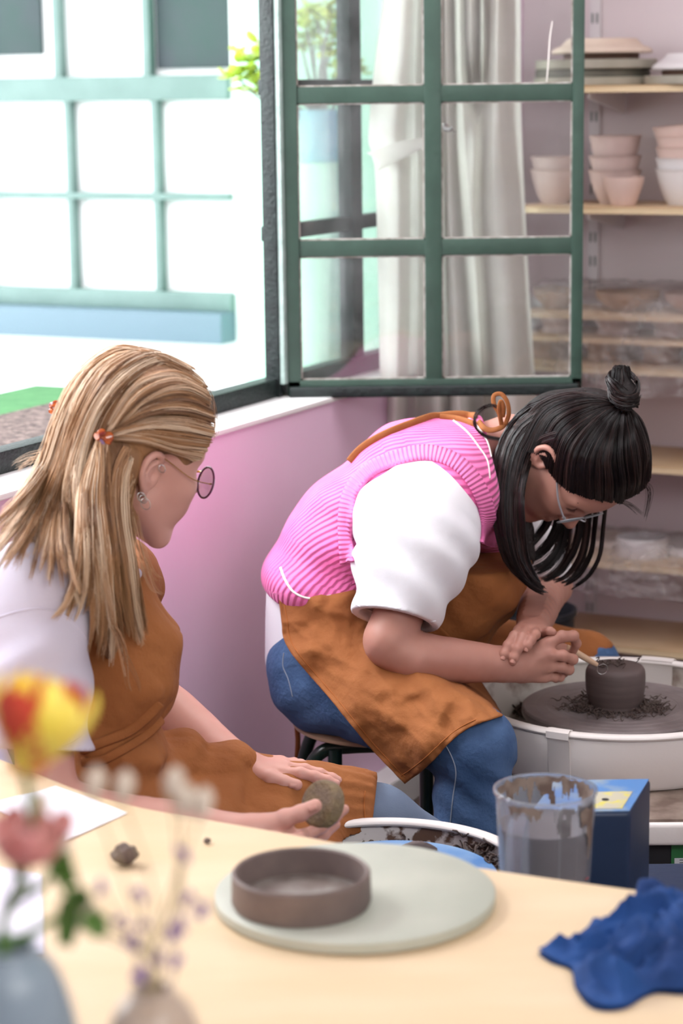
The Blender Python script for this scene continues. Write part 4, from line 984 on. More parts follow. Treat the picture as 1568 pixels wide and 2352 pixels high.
# pot being trimmed
cp = V(W2.x, W2.y, .5302); rp = .0585; hp = .086
pot = thing('clay_pot', cp, 'dark upturned clay pot being trimmed on the far wheel', 'pot')
pr = [(0, 0), (rp * .80, 0), (rp * .88, hp * .10), (rp * .97, hp * .35), (rp * 1.0, hp * .60), (rp * .995, hp * .80), (rp * .95, hp * .90), (rp * .84, hp * .96), (rp * .5, hp * .985), (0, hp * .98)]
b = MB(); q = crom([(a, z_, 0) for a, z_ in pr], 60); b.lathe([(max(float(a), 0) if i not in (0, 59) else 0, float(z_)) for i, (a, z_) in enumerate(q[:, :2])], cp, n=80); obj('body', b, m_clay, pot)
def curls(name, parent, c, spots, m, seed, L=(.008, .028), r=.0012, zf=None):
    rr = random.Random(seed); b = MB()
    for (p, s) in spots:
        a = rr.uniform(0, 6.28); l = rr.uniform(*L) * s; k = rr.uniform(.5, 2.2); pts = []
        for i in range(7):
            t = i / 6; pts.append(p + V(math.cos(a + k * t) * l * t, math.sin(a + k * t) * l * t, r + abs(math.sin(t * 3 + a)) * l * .35))
        b.tube(pts, [r * (1 - .5 * abs(2 * i / 6 - 1)) * rr.uniform(.8, 1.6) for i in range(7)], 5)
    o = obj(name, b, m, parent, ang=0); return o
sp = [(cp + V(random.gauss(0, .02), random.gauss(0, .02), hp * .985), 1.2) for _ in range(16)]
o = curls('shaving', pot, cp, sp, m_trim, 3); o['kind'] = 'stuff'
sp = []
for _ in range(210):
    a = random.uniform(0, 6.28); r = abs(random.gauss(0, .022)) + .060; sp.append((V(cp.x + r * math.cos(a), cp.y + r * math.sin(a), .5303), 1.0))
for _ in range(80): sp.append((V(cp.x + random.gauss(.07, .012), cp.y + random.gauss(-.02, .02), .5303), 1.0))
for _ in range(70): sp.append((V(cp.x + random.gauss(-.066, .012), cp.y + random.gauss(-.02, .02), .5303), 1.0))
o = curls('clay_shavings', None, cp, sp, m_trim, 5, r=.0010); tag(o, 'dark clay shavings lying on the wheel head round the pot', 'clay shavings', kind='stuff')
sp = []
for px, py, n, sd in ((1175, 1630, 110, 16), (1530, 1566, 50, 14), (1150, 1600, 25, 10)):
    for _ in range(n):
        p = atz(px + random.gauss(0, sd), py + random.gauss(0, sd * .45), .456); d = V(p.x - c2.x, p.y - c2.y, 0); r = min(max(d.length, .205), .262); d = d.normalized() * r
        sp.append((V(c2.x + d.x, c2.y + d.y, .4515 + random.uniform(0, .02)), 1.4))
o = curls('clay_shavings', None, cp, sp, m_trim, 8, r=.002); tag(o, 'dark clay shavings lying inside the far splash pan', 'clay shavings', kind='stuff')
# --- near wheel
W1 = atz(880, 1984, .55); c1 = V(W1.x, W1.y, 0)
w1 = thing('pottery_wheel', c1, 'near pottery wheel with clay spattered pan and blue bat behind the table', 'pottery wheel')
cq = V(c1.x, c1.y, .452); pan(w1, cq, .228, .098)
b = MB(); b.lathe([(0, .066), (.156, .066), (.160, .069), (.160, .078), (.158, .080), (0, .080)], V(c1.x + .018, c1.y, .452), n=96); obj('wheel_head', b, m_bluehead, w1)
b = MB(); b.lathe([(.03, -.1), (.03, .07)], V(c1.x + .018, c1.y, .452), n=24); obj('shaft', b, m_black, w1)
b = MB(); b.rbox(V(c1.x - .24, c1.y - .28, .415), V(.80, 0, 0), V(0, .54, 0), V(0, 0, .035), .006, 3); obj('deck', b, m_navy, w1)
for x, y in ((-.2, -.24), (.52, -.24), (-.2, .22), (.52, .22)):
    b = MB(); b.tube([V(c1.x + x, c1.y + y, 0), V(c1.x + x, c1.y + y, .416)], .018, 12); obj('leg', b, m_navy, w1)
lump_c = V(*atz(958, 1952, .533)); lump_c.z = .5325
bm_ = MB(); P = []
for i in range(16):
    t = i / 15; row = []
    for k in range(9):
        s = k / 8 - .5; row.append(lump_c + V((t - .5) * .062, s * .022 * math.sin(math.pi * (.1 + .85 * t)), .0008 + .013 * math.sin(math.pi * t) ** .8 * (1 - (2 * s) ** 2) + .002 * mnoise.noise(Vector((t * 9, s * 9, 1)))))
    P.append(row)
bm_.grid(P, .003); tag(obj('clay_scrap', bm_, m_clay), 'dark scrap of clay lying on the blue wheel bat', 'clay scrap')
sp = []
for _ in range(330):
    a = random.uniform(-.6, 3.4); r = random.uniform(.178, .206); sp.append((V(c1.x + r * math.cos(a), c1.y + r * math.sin(a), .461 + random.uniform(0, .05)), 1.0))
for _ in range(150):
    a = random.uniform(-.15, .9); r = random.uniform(.185, .212); sp.append((V(c1.x + r * math.cos(a), c1.y + r * math.sin(a), .47 + random.uniform(0, .065)), 1.4))
o = curls('clay_shavings', None, cq, sp, m_trim, 15, r=.0017); tag(o, 'brown clay shavings along the wall of the near splash pan', 'clay shavings', kind='stuff')
# control box of the near wheel
bx = [at(x, y, Y) for x, y, Y in ()]
B0 = at(1447, 1866, 3.03); zt_ = B0.z; bd = .155
bw = .150
cb = thing('control_box', V(B0.x - bw / 2, B0.y + bd / 2, .4505), 'navy blue motor control box with worn light blue top beside the jug', 'control box')
p0 = V(B0.x - bw, B0.y, .4505); ay = V(.052, bd, 0); ax_ = V(bw, -.0, 0)
b = MB(); b.rbox(p0, ax_, ay, V(0, 0, zt_ - .4505), .007, 3); obj('housing', b, m_navy, cb)
b = MB(); b.rbox(p0 + V(.006, .004, zt_ - .4510), ax_ * .955, ay * .95, V(0, 0, .0022), .001); tp = obj('top_plate', b, m_bluetop, cb)
m_sticker = mat('worn_yellow_sticker', hexc(186, 180, 158), 0.6, hexc(206, 196, 90), 34, lo=.5, hi=.6)
b = MB(); b.rbox(p0 + V(bw * .56, .012, zt_ - .4488), ax_ * .37, ay * .50, V(0, 0, .0008), .0003); st = obj('sticker', b, m_sticker, cb)
b = MB(); b.lathe([(0, 0), (.0055, 0), (.0055, .0006), (0, .0006)], p0 + V(bw * .80, .052, zt_ - .4479), n=20); obj('screw_hole', b, m_black, cb)
b = MB(); b.rbox(p0 + V(bw * .5, -.036, .06), V(bw * .5, 0, 0), V(0, .04, 0), V(0, 0, .006), .002); obj('ledge', b, m_navy, cb)
# --- plastic jug of slip
m_jug = bpy.data.materials.new('cloudy_jug_plastic'); m_jug.use_nodes = True
thin_glass(m_jug, (0.90, 0.93, 0.97), 0.05, 0.10, 0.13, hazecol=(0.90, 0.92, 0.98))
m_jugdirt = splat_mat('clay_smears', hexc(116, 98, 88), hexc(150, 134, 122), 40, .4, .6)
m_slip = mat('brown_slip_water', hexc(122, 108, 104), 0.25, hexc(112, 98, 94), 10)
jc = at(1252, 1811, 2.93); jz = jc.z; jc = V(jc.x, jc.y, .4505); JH = jz - .4505; J0, J1 = .054, .0705
jug = thing('measuring_jug', jc, 'cloudy plastic measuring jug half full of brown slip behind the table', 'jug')
def jr(h): return J0 + (J1 - J0) * (h / JH) ** .9
b = MB(); hs = np.linspace(0, JH, 24)
b.lathe([(0, .0)] + [(jr(h), h) for h in hs] + [(J1 + .003, JH), (J1 + .003, JH - .004), (J1 + .001, JH - .006)][:2] + [(jr(h) - .0018, h) for h in hs[::-1]][:-1] + [(jr(.002) - .002, .002), (0, .002)], jc, n=90)
obj('body', b, m_jug, jug)
SH_ = JH * .83; b = MB(); b.lathe([(0, .003)] + [(jr(h) - .0022, h) for h in np.linspace(.003, SH_, 10)] + [(0, SH_)], jc, n=72); obj('slip', b, m_slip, jug)
b = MB(); ha = V(-.55, -.84, 0).normalized(); hw = V(ha.y, -ha.x, 0)                    # handle toward the camera
G = [[jc + ha * (jr(h) + .030 * math.sin(math.pi * min(1, max(0, (h - JH * .10) / (JH * .84)))) ** .35) + hw * s + V(0, 0, h) for s in (-.0125, -.011, 0, .011, .0125)] for h in np.linspace(JH * .10, JH * .94, 24)]
b.grid(G, .004); G = [[jc + ha * (jr(h) + (.030 - .012 * 0) * math.sin(math.pi * (h - JH * .1) / (JH * .84)) ** .35 * u) + hw * sgn * .0125 + V(0, 0, h) for u in (.2, .6, 1)] for sgn in (-1,) for h in np.linspace(JH * .11, JH * .93, 20)]
b.grid(G, .002); G = [[p + hw * .025 for p in r_] for r_ in G]; b.grid(G, .002); obj('handle', b, m_jug, jug)
def smear(a0, a1, h0, h1, seed, inner=False, parent=jug):
    """irregular clay smear hugging the jug wall"""
    b = MB(); G = []; n1, n2 = 60, 14; vs = []; idx = {}; fs = []
    for i in range(n1):
        for k in range(n2):
            a = a0 + (a1 - a0) * i / (n1 - 1); h = h0 + (h1 - h0) * k / (n2 - 1) - .006 * mnoise.noise(Vector((a * 6, seed, 3))); r = (jr(h) - .0026 if inner else jr(h) + .0007); vs.append(jc + V(math.cos(a), math.sin(a), 0) * r + V(0, 0, h))
    def on(i, k):
        a = a0 + (a1 - a0) * i / (n1 - 1); t = k / (n2 - 1); e = min(i, n1 - 1 - i) / (n1 * .12)
        return mnoise.noise(Vector((a * 4.5, t * 1.3, seed))) * .9 + mnoise.noise(Vector((a * 13, t * 3, seed + 5))) * .5 + (t - .64) * 1.6 + min(0, (e - 1) * .6) > -.02
    for i in range(n1 - 1):
        for k in range(n2 - 1):
            if on(i, k) and on(i + 1, k): fs.append((i * n2 + k, i * n2 + n2 + k, i * n2 + n2 + k + 1, i * n2 + k + 1))
    used = sorted({q for f in fs for q in f}); mp = {q: n for n, q in enumerate(used)}
    if not fs: return
    b.add([vs[q] for q in used], [tuple(mp[q] for q in f) for f in fs]); o = obj('clay_smear', b, m_jugdirt, parent); o['kind'] = 'stuff'
for a0, a1, h0, h1, s_, inn in ((.9, 2.0, .70, .985, 1, True), (1.9, 3.3, .72, .985, 2, True), (-.1, 1.0, .74, .985, 3, True), (-1.5, -.2, .62, .97, 4, True), (-.9, .0, .60, .95, 6, False), (-2.5, -1.7, .80, .975, 7, False)):
    smear(a0, a1, h0 * JH, h1 * JH, s_, inn)
m_redmark = mat('red_scale_print', hexc(190, 70, 70), 0.6); b = MB()
for i in range(7):
    a = -.62; h = JH * (.30 + .05 * i); P = [[jc + V(math.cos(t), math.sin(t), 0) * (jr(h + dh) + .0005) + V(0, 0, h + dh) for dh in (0, .0012)] for t in np.linspace(a, a + (.10 if i % 2 else .17), 5)]; b.grid(P, .0004)
obj('scale_marks', b, m_redmark, jug)
# ------------------------------------------------------------------ stool under the woman in pink
m_tube = mat('dark_green_tube_paint', hexc(22, 44, 38), 0.28, coat=.4)
m_oak = mat('stool_plywood', hexc(186, 158, 128), 0.5)
SX, SY, SZ = at(872, 1640, 4.13).x, 4.16, .505
stl = thing('stool', V(SX, SY, 0), 'dark green tubular steel stool under the woman in the pink vest', 'stool')
b = MB(); b.lathe([(0, 0), (.165, 0), (.172, .004), (.172, .010), (.165, .014), (0, .014)], V(SX, SY, SZ - .014), n=60); obj('seat', b, m_oak, stl)
def hoop(ya, name='leg_frame'):
    b = MB(); q = [V(SX - .19, ya, 0), V(SX - .165, ya, .30), V(SX - .150, ya, .40), V(SX - .118, ya, .462), V(SX - .06, ya, .474), V(SX + .06, ya, .474), V(SX + .118, ya, .462), V(SX + .150, ya, .40), V(SX + .165, ya, .30), V(SX + .19, ya, 0)]
    b.tube(bez(q, 60), .0135, 14); obj(name, b, m_tube, stl)
hoop(SY - .10); hoop(SY + .10)
b = MB(); q = at(769, 1700, SY - .112); b.tube([V(q.x, q.y, 0), V(q.x, q.y, .474)], .0135, 14); obj('leg', b, m_tube, stl)
q2 = at(979, 1800, SY - .112); b = MB(); b.tube([V(q2.x, SY - .112, 0), V(q2.x, SY - .112, .474)], .0135, 14); obj('leg', b, m_tube, stl)
b = MB(); b.tube([V(q.x - .003, SY + .112, 0), V(q.x - .003, SY + .112, .474)], .0135, 14); obj('leg', b, m_tube, stl)
b = MB(); b.tube([V(SX - .178, SY - .1, .18), V(SX - .178, SY + .1, .18)], .009, 10); b.tube([V(SX + .178, SY - .1, .18), V(SX + .178, SY + .1, .18)], .009, 10); obj('stretcher', b, m_tube, stl)
# ================================================================== HEAD POSES
H1S, H2S = 1.07, 1.08
R1, C1 = solve_pose([((-.005, -.078, .004), (335, 1092)), ((-.012, -.085, .034), (350, 1052)), ((-.01, -.078, -.03), (326, 1140)), ((.100, -.060, .012), (494, 1085)), ((.108, -.012, -.004), (447, 1100)),
                     ((.086, -.004, -.110), (362, 1208)), ((.119, 0, -.022), (444, 1128)), ((.097, -.012, .055), (481, 1000)), ((-.02, 0, .135), (262, 830))], 3.34, H1S, F0=(.75, .6, -.35))
R2, C2 = solve_pose([((-.008, -.078, .004), (1228, 1072)), ((.098, -.068, .012), (1275, 1190)), ((.098, .068, .012), (1398, 1174)),
                     ((.119, 0, -.022), (1300, 1214)), ((.078, -.031, .014), (1302, 1176)), ((.09, 0, .075), (1415, 1130)), ((-.01, -.02, .14), (1470, 1010))], 4.14, H2S, F0=(.25, -.1, -.95), U0=(.6, -.6, .1))
R1 = Matrix.Rotation(math.radians(6), 3, R1.col[1]) @ R1; C1 = C1 + V(.010, 0, 0)
m_skin1 = mat('fair_skin', hexc(216, 166, 152), 0.5, hexc(208, 154, 140), 9, bump=0.03, bscale=500, sss=.12)
m_skin2 = mat('warm_skin', hexc(188, 138, 122), 0.5, hexc(176, 124, 110), 9, bump=0.03, bscale=500, sss=.12)
m_lip = mat('lips', hexc(190, 112, 104), 0.4); m_nail = mat('fingernail', hexc(206, 152, 138), 0.3)
m_blond = hair_mat('blond_hair', hexc(104, 72, 52), hexc(250, 232, 206), .34, .5, c3=hexc(196, 150, 108))
m_blondsh = mat('blond_hair_under', hexc(120, 86, 60), .6, hexc(160, 118, 80), 30, bump=.5, bscale=120, stretch=(1, 1, .3))
m_dark = hair_mat('dark_brown_hair', hexc(14, 9, 10), hexc(58, 38, 34), .27, .6, c3=hexc(28, 18, 18))
m_darksh = mat('dark_hair_under', hexc(18, 12, 12), .45, hexc(28, 20, 20), 30, bump=.4, bscale=120)
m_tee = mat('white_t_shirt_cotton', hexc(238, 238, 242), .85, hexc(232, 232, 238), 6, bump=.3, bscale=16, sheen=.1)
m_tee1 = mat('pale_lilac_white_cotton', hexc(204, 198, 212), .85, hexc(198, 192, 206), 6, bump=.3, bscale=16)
m_knit = mat('pink_knit', hexc(246, 124, 188), .85, hexc(242, 112, 178), 20, bump=0, sheen=.2)
m_knitw = mat('white_knit_stripe', hexc(232, 226, 222), .9)
m_apron = mat('ochre_linen', hexc(158, 98, 52), .88, hexc(140, 82, 40), 5, bump=.5, bscale=34, sheen=.0)
m_denim = mat('blue_denim', hexc(78, 108, 150), .85, hexc(52, 80, 120), 9, bump=.35, bscale=90)
m_denimg = mat('grey_blue_denim', hexc(108, 122, 144), .85, hexc(96, 110, 132), 12, bump=.15, bscale=500)
m_thread = mat('pale_seam_thread', hexc(150, 160, 176), .8); m_thread2 = mat('ochre_seam', hexc(158, 92, 42), .9)
def attr_ribs(m, attr, freq, strength=.7, dist=.004, attr2=None, f2=0):
    nt = m.node_tree; a = node(nt, 'ShaderNodeAttribute'); a.attribute_name = attr; mu = node(nt, 'ShaderNodeMath', operation='MULTIPLY'); mu.inputs[1].default_value = freq
    sn = node(nt, 'ShaderNodeMath', operation='SINE'); bp = node(nt, 'ShaderNodeBump'); bp.inputs['Strength'].default_value = strength; bp.inputs['Distance'].default_value = dist
    nt.links.new(a.outputs['Fac'], mu.inputs[0]); nt.links.new(mu.outputs[0], sn.inputs[0]); nt.links.new(sn.outputs[0], bp.inputs['Height'])
    if attr2:
        b_ = node(nt, 'ShaderNodeAttribute'); b_.attribute_name = attr2; m2 = node(nt, 'ShaderNodeMath', operation='MULTIPLY'); m2.inputs[1].default_value = f2; s2 = node(nt, 'ShaderNodeMath', operation='SINE')
        ad = node(nt, 'ShaderNodeMath', operation='MULTIPLY_ADD'); ad.inputs[1].default_value = .35
        nt.links.new(b_.outputs['Fac'], m2.inputs[0]); nt.links.new(m2.outputs[0], s2.inputs[0]); nt.links.new(s2.outputs[0], ad.inputs[0]); nt.links.new(sn.outputs[0], ad.inputs[2]); nt.links.new(ad.outputs[0], bp.inputs['Height'])
    nt.links.new(bp.outputs[0], nt.nodes['Principled BSDF'].inputs['Normal'])
def set_attr(o, name, vals):
    a = o.data.attributes.new(name, 'FLOAT', 'POINT'); a.data.foreach_set('value', np.asarray(vals, np.float32))
def seam(name, pts, bvh, r, m, parent, off=.001, n=40, fallY=None, flat=None, closed=False):
    """thin tube laid on a surface along a line of pixels"""
    P = crom([(x, y, 0) for x, y in pts], n, closed); Q = []
    for x, y, _ in P:
        p, _n = hit(bvh, x, y, off, fallY)
        if p is not None: Q.append(p)
    Q = np.array([tuple(q) for q in Q])
    for _ in range(2): Q[1:-1] = (Q[:-2] + Q[1:-1] * 2 + Q[2:]) / 4
    b = MB(); b.tube([Vector(q) for q in Q], r, 8, flat=flat, up=(0, -1, .2)); return obj(name, b, m, parent, ang=0)
def glasses(parent, T, s, mf, mt, r=.0011, lr=.0245, rt=.0011, dx=0.0, dz=0.0, hx=.102):
    g = bpy.data.objects.new('eyeglasses', None); COL.objects.link(g); g.parent = parent; g.location = (0, 0, 0)
    W = lambda p: Vector(T([p])[0]); b = MB()
    for sd in (-1, 1):
        c = (hx + dx, sd * .0335, .004 + dz); P = [W((c[0] - .006 * abs(math.sin(0)) - .10 * (abs(c[1] + lr * math.cos(a)) - .03) ** 1 * .5, c[1] + lr * math.cos(a), c[2] + lr * .93 * math.sin(a))) for a in np.linspace(0, 2 * math.pi, 41)[:-1]]
        b = MB(); b.tube(P, r * s, 8, closed=True); obj('rim', b, mf, g)
        l = MB(); cc = sum(P, V(0, 0, 0)) / len(P); l.add(P + [cc], [(i, (i + 1) % 40, 40) for i in range(40)]); obj('lens', l, m_lens, g)
        t = MB(); o_ = (c[0] - .008, sd * (.0335 + lr + .001), c[2] + .004)
        t.tube(bez([W(o_), W((.06, sd * .071, o_[2] + .005)), W((.0, sd * .0800, .030)), W((-.018, sd * .083, .026)), W((-.030, sd * .080, .006))], 24), rt * s, 8); obj('temple', t, mt, g)
        h = MB(); h.tube([W((o_[0] + .004, sd * (.0335 + lr - .002), o_[2])), W(o_)], rt * 1.6 * s, 8); obj('hinge', h, mt, g)
    b = MB(); b.tube(bez([W((hx + dx + .001, -.0105, .008 + dz)), W((hx + dx + .007, 0, .012 + dz)), W((hx + dx + .001, .0105, .008 + dz))], 10), r * s, 8); obj('bridge', b, mt, g)
    return g
m_lens = bpy.data.materials.new('spectacle_lens'); m_lens.use_nodes = True; thin_glass(m_lens, (.99, .99, 1), .02, .01)
def face_bits(T, s, parent, mb, seed, lash=True, bare=None):
    """brows, lashes and lips in head coordinates"""
    for sd in (-1, 1):
        rg = np.random.default_rng(seed + sd); G = []
        for t in np.linspace(0, 1, 5):
            p0 = np.array([.0885 - .014 * t ** 2, sd * (.014 + .036 * t), .036 + .006 * math.sin(t * 2.2)]); d = np.array([.001, sd * .008, .003 - .004 * t]); G.append([p0, p0 + d * .5 + [.001, 0, 0], p0 + d])
        v, f, _t = strands([T(g) for g in G], 110, 1, .00035 * s, .0012, seed + sd, 6); obj_np('eyebrow', [(v, f)], mb, parent)
        b = MB(); P = [(.0868 - .010 * (t - .1) ** 2 - .004 * t, sd * (.019 + .025 * t), .0136 - .003 * math.sin(math.pi * t)) for t in np.linspace(0, 1, 8)]
        b.tube([Vector(q) for q in T(P)], .0007 * s, 6)
        for t in np.linspace(.1, 1, 16):
            p = np.array([.0868 - .010 * (t - .1) ** 2 - .004 * t, sd * (.019 + .025 * t), .0134 - .003 * math.sin(math.pi * t)]); q = p + [.0065, sd * .003 * t, -.0045]
            b.tube([Vector(w_) for w_ in T([p, (p + q) / 2 + [0, 0, -.0012], q])], [.0004 * s, .0003 * s, .0001 * s], 4)
        if lash: obj('eyelashes', b, mb, parent, ang=0)
# ================================================================== WOMAN IN THE PINK VEST
T2 = xf(R2, C2, H2S); RT2 = np.array(R2).T
def W2p(x, y, z): return Vector(T2([(x, y, z)])[0])
woman = thing('person', V(.12, 4.15, 0), 'person in pink knitted vest with dark hair in a bun, bent over the wheel', 'person')
J = dict(pel=at(762, 1500, 4.17), lum=at(752, 1345, 4.19), mid=at(812, 1235, 4.2), up=at(960, 1110, 4.2), chest=at(1040, 1110, 4.2), nb=at(1110, 1035, 4.2),
         shR=at(998, 1150, 4.035), elR=at(893, 1478, 3.905), wrR=at(1188, 1528, 3.945), shL=at(1150, 1180, 4.37), elL=at(1262, 1345, 4.50), wrL=at(1222, 1440, 4.06),
         hipR=at(748, 1545, 4.09), knR=at(1086, 1716, 3.80), ankR=at(1060, 2135, 3.82), hipL=at(775, 1500, 4.27), knL=at(1345, 1530, 4.54))
J['ankR'] = V(J['knR'].x - .01, 3.84, .09); J['ankL'] = V(J['knL'].x + .02, 4.56, .09)
def torso2(f, e=0.0, k=.03):
    fl = (0, 1, 0)
    f.cap(J['pel'], J['lum'], .120 + e, .108 + e, k, flat=fl, fs=1.28); f.cap(J['lum'], J['mid'], .108 + e, .112 + e, k, flat=fl, fs=1.3)
    f.cap(J['mid'], J['up'], .112 + e, .112 + e, k, flat=fl, fs=1.42); f.cap(J['up'], J['nb'], .112 + e, .058 + e, k, flat=fl, fs=1.25)
    f.cap(J['shR'] + V(.03, .06, .01), J['shL'] + V(-.02, -.05, 0), .078 + e, .066 + e, k); return f
skin = []
v, f = head_field(.0026).mesh(2); skin.append((T2(v), f))
# neck and hidden torso
F_ = Field(J['pel'] - V(.2, .25, .35), J['nb'] + V(.25, .28, .16), .009); torso2(F_, -.006)
skin.append(F_.mesh(1))
ncb = W2p(-.035, 0, -.05); F_ = Field(np.minimum(np.array(ncb), np.array(J['nb'])) - .12, np.maximum(np.array(ncb), np.array(J['nb'])) + .12, .005)
F_.chain([J['nb'] - V(.04, 0, .01), (J['nb'] + ncb) / 2 + V(.0, 0, .012), ncb], [.058, .052, .056], k=.02); skin.append(F_.mesh(1))
def finger(f, pts, rs, k=.0035):
    """one finger: joints from inside the palm to the tip"""
    f.chain(pts, rs, k=k)
    for p, r in list(zip(pts, rs))[1:-1]: f.ell(p, (r * 1.05,) * 3, k=.003)
# right arm and hand
def A(x, y, Y): return at(x, y, Y)
F_ = Field(np.array(A(830, 1600, 3.85)) - .03, np.array(A(1350, 1350, 4.08)) + .03, .0021)
F_.chain([J['shR'].lerp(J['elR'], .55), J['elR'] + V(.004, 0, .012)], [.050, .046], k=.012)
F_.chain([J['elR'], A(960, 1508, 3.90), A(1050, 1518, 3.91), A(1130, 1524, 3.93), J['wrR']], [.045, .0455, .040, .0335, .0285], k=.02, n=16)
F_.cap(A(1160, 1526, 3.935), A(1200, 1531, 3.95), .030, .027, k=.01, flat=(0, 1, 0), fs=.8)
KN = [A(1262, 1476, 3.966), A(1263, 1504, 3.952), A(1261, 1530, 3.956), A(1252, 1553, 3.968)]     # knuckles index..little
for kn, w0 in zip(KN, (A(1198, 1512, 3.962), A(1196, 1524, 3.952), A(1196, 1536, 3.955), A(1196, 1546, 3.962))):
    F_.cap(w0, kn, .018, .0128, k=.012); F_.ell(kn + V(0, -.002, 0), (.0098,) * 3, k=.006)
F_.cap(A(1205, 1525, 3.975), A(1248, 1520, 3.985), .020, .019, k=.014)
finger(F_, [KN[0], A(1290, 1462, 3.968), A(1316, 1461, 3.985), A(1323, 1478, 4.004), A(1316, 1496, 4.014)], [.0105, .0108, .0102, .0086, .0074])
finger(F_, [KN[1], A(1292, 1506, 3.952), A(1315, 1514, 3.972), A(1306, 1526, 3.998), A(1285, 1520, 4.005)], [.0108, .0104, .0098, .0084, .0078])
finger(F_, [KN[2], A(1288, 1532, 3.958), A(1306, 1538, 3.976), A(1294, 1546, 3.998), A(1276, 1536, 4.004)], [.0100, .0098, .0092, .0082, .0075])
finger(F_, [KN[3], A(1272, 1555, 3.972), A(1286, 1556, 3.986), A(1276, 1558, 4.000), A(1262, 1548, 4.004)], [.0090, .0088, .0082, .0074, .0066])
finger(F_, [A(1215, 1505, 3.985), A(1255, 1492, 4.008), A(1292, 1492, 4.024), A(1318, 1502, 4.026)], [.017, .0130, .0110, .0088])
F_.disp(lambda P: .0005 * fnoise(P, 120, 3)); skin.append(F_.mesh(1))
# left forearm and hand laid over the right wrist
F_ = Field(np.array(A(1120, 1570, 3.86)) - .02, np.array(A(1335, 1290, 4.62)) + .02, .0024)
F_.chain([J['shL'].lerp(J['elL'], .6), J['elL']], [.046, .044], k=.01)
F_.chain([J['elL'], A(1242, 1375, 4.36), A(1232, 1410, 4.20), J['wrL']], [.045, .0445, .038, .029], k=.02, n=14)
HL = [A(1192, 1450, 4.000), A(1209, 1448, 3.992), A(1229, 1449, 3.995), A(1246, 1450, 4.005)]
for kn, w0 in zip(HL, (A(1212, 1438, 4.06), A(1220, 1438, 4.06), A(1228, 1440, 4.06), A(1236, 1442, 4.06))):
    F_.cap(w0, kn, .019, .0120, k=.012)
finger(F_, [HL[0], A(1181, 1462, 3.952), A(1166, 1483, 3.922), A(1157, 1502, 3.911), A(1154, 1512, 3.911)], [.0108, .0100, .0094, .0088, .0078])
finger(F_, [HL[1], A(1200, 1464, 3.942), A(1187, 1491, 3.915), A(1180, 1510, 3.908), A(1177, 1521, 3.908)], [.0108, .0100, .0094, .0088, .0078])
finger(F_, [HL[2], A(1228, 1458, 3.958), A(1219, 1470, 3.934), A(1211, 1483, 3.924), A(1208, 1490, 3.924)], [.0100, .0095, .0088, .0082, .0072])
finger(F_, [HL[3], A(1250, 1452, 3.985), A(1262, 1449, 3.968), A(1270, 1452, 3.966)], [.0090, .0085, .0078, .0070])
F_.disp(lambda P: .0005 * fnoise(P, 120, 7)); skin.append(F_.mesh(1))
# feet
for s_ in ('R', 'L'):
    a = J['ank' + s_]; F_ = Field(np.array(a) - (.08, .16, .10), np.array(a) + (.22, .12, .12), .007); F_.chain([a + V(0, 0, .05), a + V(0, 0, -.02)], [.04, .042], k=.02); F_.chain([a + V(-.02, 0, -.045), a + V(.13, -.03, -.055)], [.040, .034], k=.02, flat=(0, 0, 1), fs=.95)
    if s_ == 'R': shoes = MB()
    v, f = F_.mesh(1); o = obj('shoe', (v, f), m_black, woman, ang=0)
body2 = obj('body', joined(skin), m_skin2, woman, ang=0)
# fingernails
def nail(c, d, n_, w_, l, parent):
    c = Vector(c); d = d.normalized(); n_ = (n_ - d * n_.dot(d)).normalized(); x = d.cross(n_); G = [[c + d * (l * (u - .5)) + x * (w_ * s) - n_ * (abs(s) ** 2 * w_ * 1.2) for s in (-.5, -.25, 0, .25, .5)] for u in (0, .3, .6, .85, 1)]
    b = MB(); b.grid(G, .0006); obj('fingernail', b, m_nail, parent, ang=0)
bv2 = bvh_of([body2])
for x, y, dx, dy, w_ in ((1155, 1508, -.35, 1, .0105), (1178, 1516, -.3, 1, .0105), (1208, 1489, -.3, 1, .0085)):
    p, n_ = hit(bv2, x, y, .0004)
    if p: nail(p, V(dx, -.25, -dy), n_, w_, .0115, woman)
# ---- jeans
F_ = Field((J['hipR'].x - .16, 3.66, .04), (J['knL'].x + .14, 4.68, J['lum'].z + .03), .0065)
F_.cap(J['pel'] - V(0, 0, .02), J['pel'] + V(0, 0, .06), .128, .118, k=.03, flat=(0, 1, 0), fs=1.30)
F_.chain([J['hipR'] + V(.0, 0, -.01), J['hipR'].lerp(J['knR'], .5) + V(0, 0, .004), J['knR']], [.100, .090, .072], k=.05, n=8)
F_.chain([J['knR'], J['knR'].lerp(J['ankR'], .3), J['ankR'] + V(0, 0, .03)], [.072, .070, .056], k=.03, n=8)
F_.chain([J['hipL'] + V(0, 0, -.01), J['hipL'].lerp(J['knL'], .5), J['knL']], [.100, .088, .068], k=.05, n=8)
F_.chain([J['knL'], J['knL'].lerp(J['ankL'], .3), J['ankL'] + V(0, 0, .03)], [.068, .066, .054], k=.03, n=8)
kn = np.array(J['knR'])
def jf(P):
    q = P - kn; d = np.linalg.norm(q, axis=1); below = np.clip(-q[:, 2] / .06 + .2, 0, 1)
    fold = .0050 * np.sin((q[:, 2] * 1.0 + q[:, 0] * .9) * 95 + 2 * np.sin(q[:, 1] * 30)) * below * np.exp(-(d / .17) ** 2)
    h = P - np.array(J['hipR']); fold2 = .004 * np.sin((h[:, 0] * .8 - h[:, 2]) * 70) * np.exp(-(np.linalg.norm(h, axis=1) / .13) ** 2)
    return fold + fold2 + .0022 * fnoise(P, 26, 4)
F_.disp(jf)
v, f = F_.mesh(2); jeans = obj('jeans', (v, f), m_denim, woman, ang=0); bvj = bvh_of([jeans])
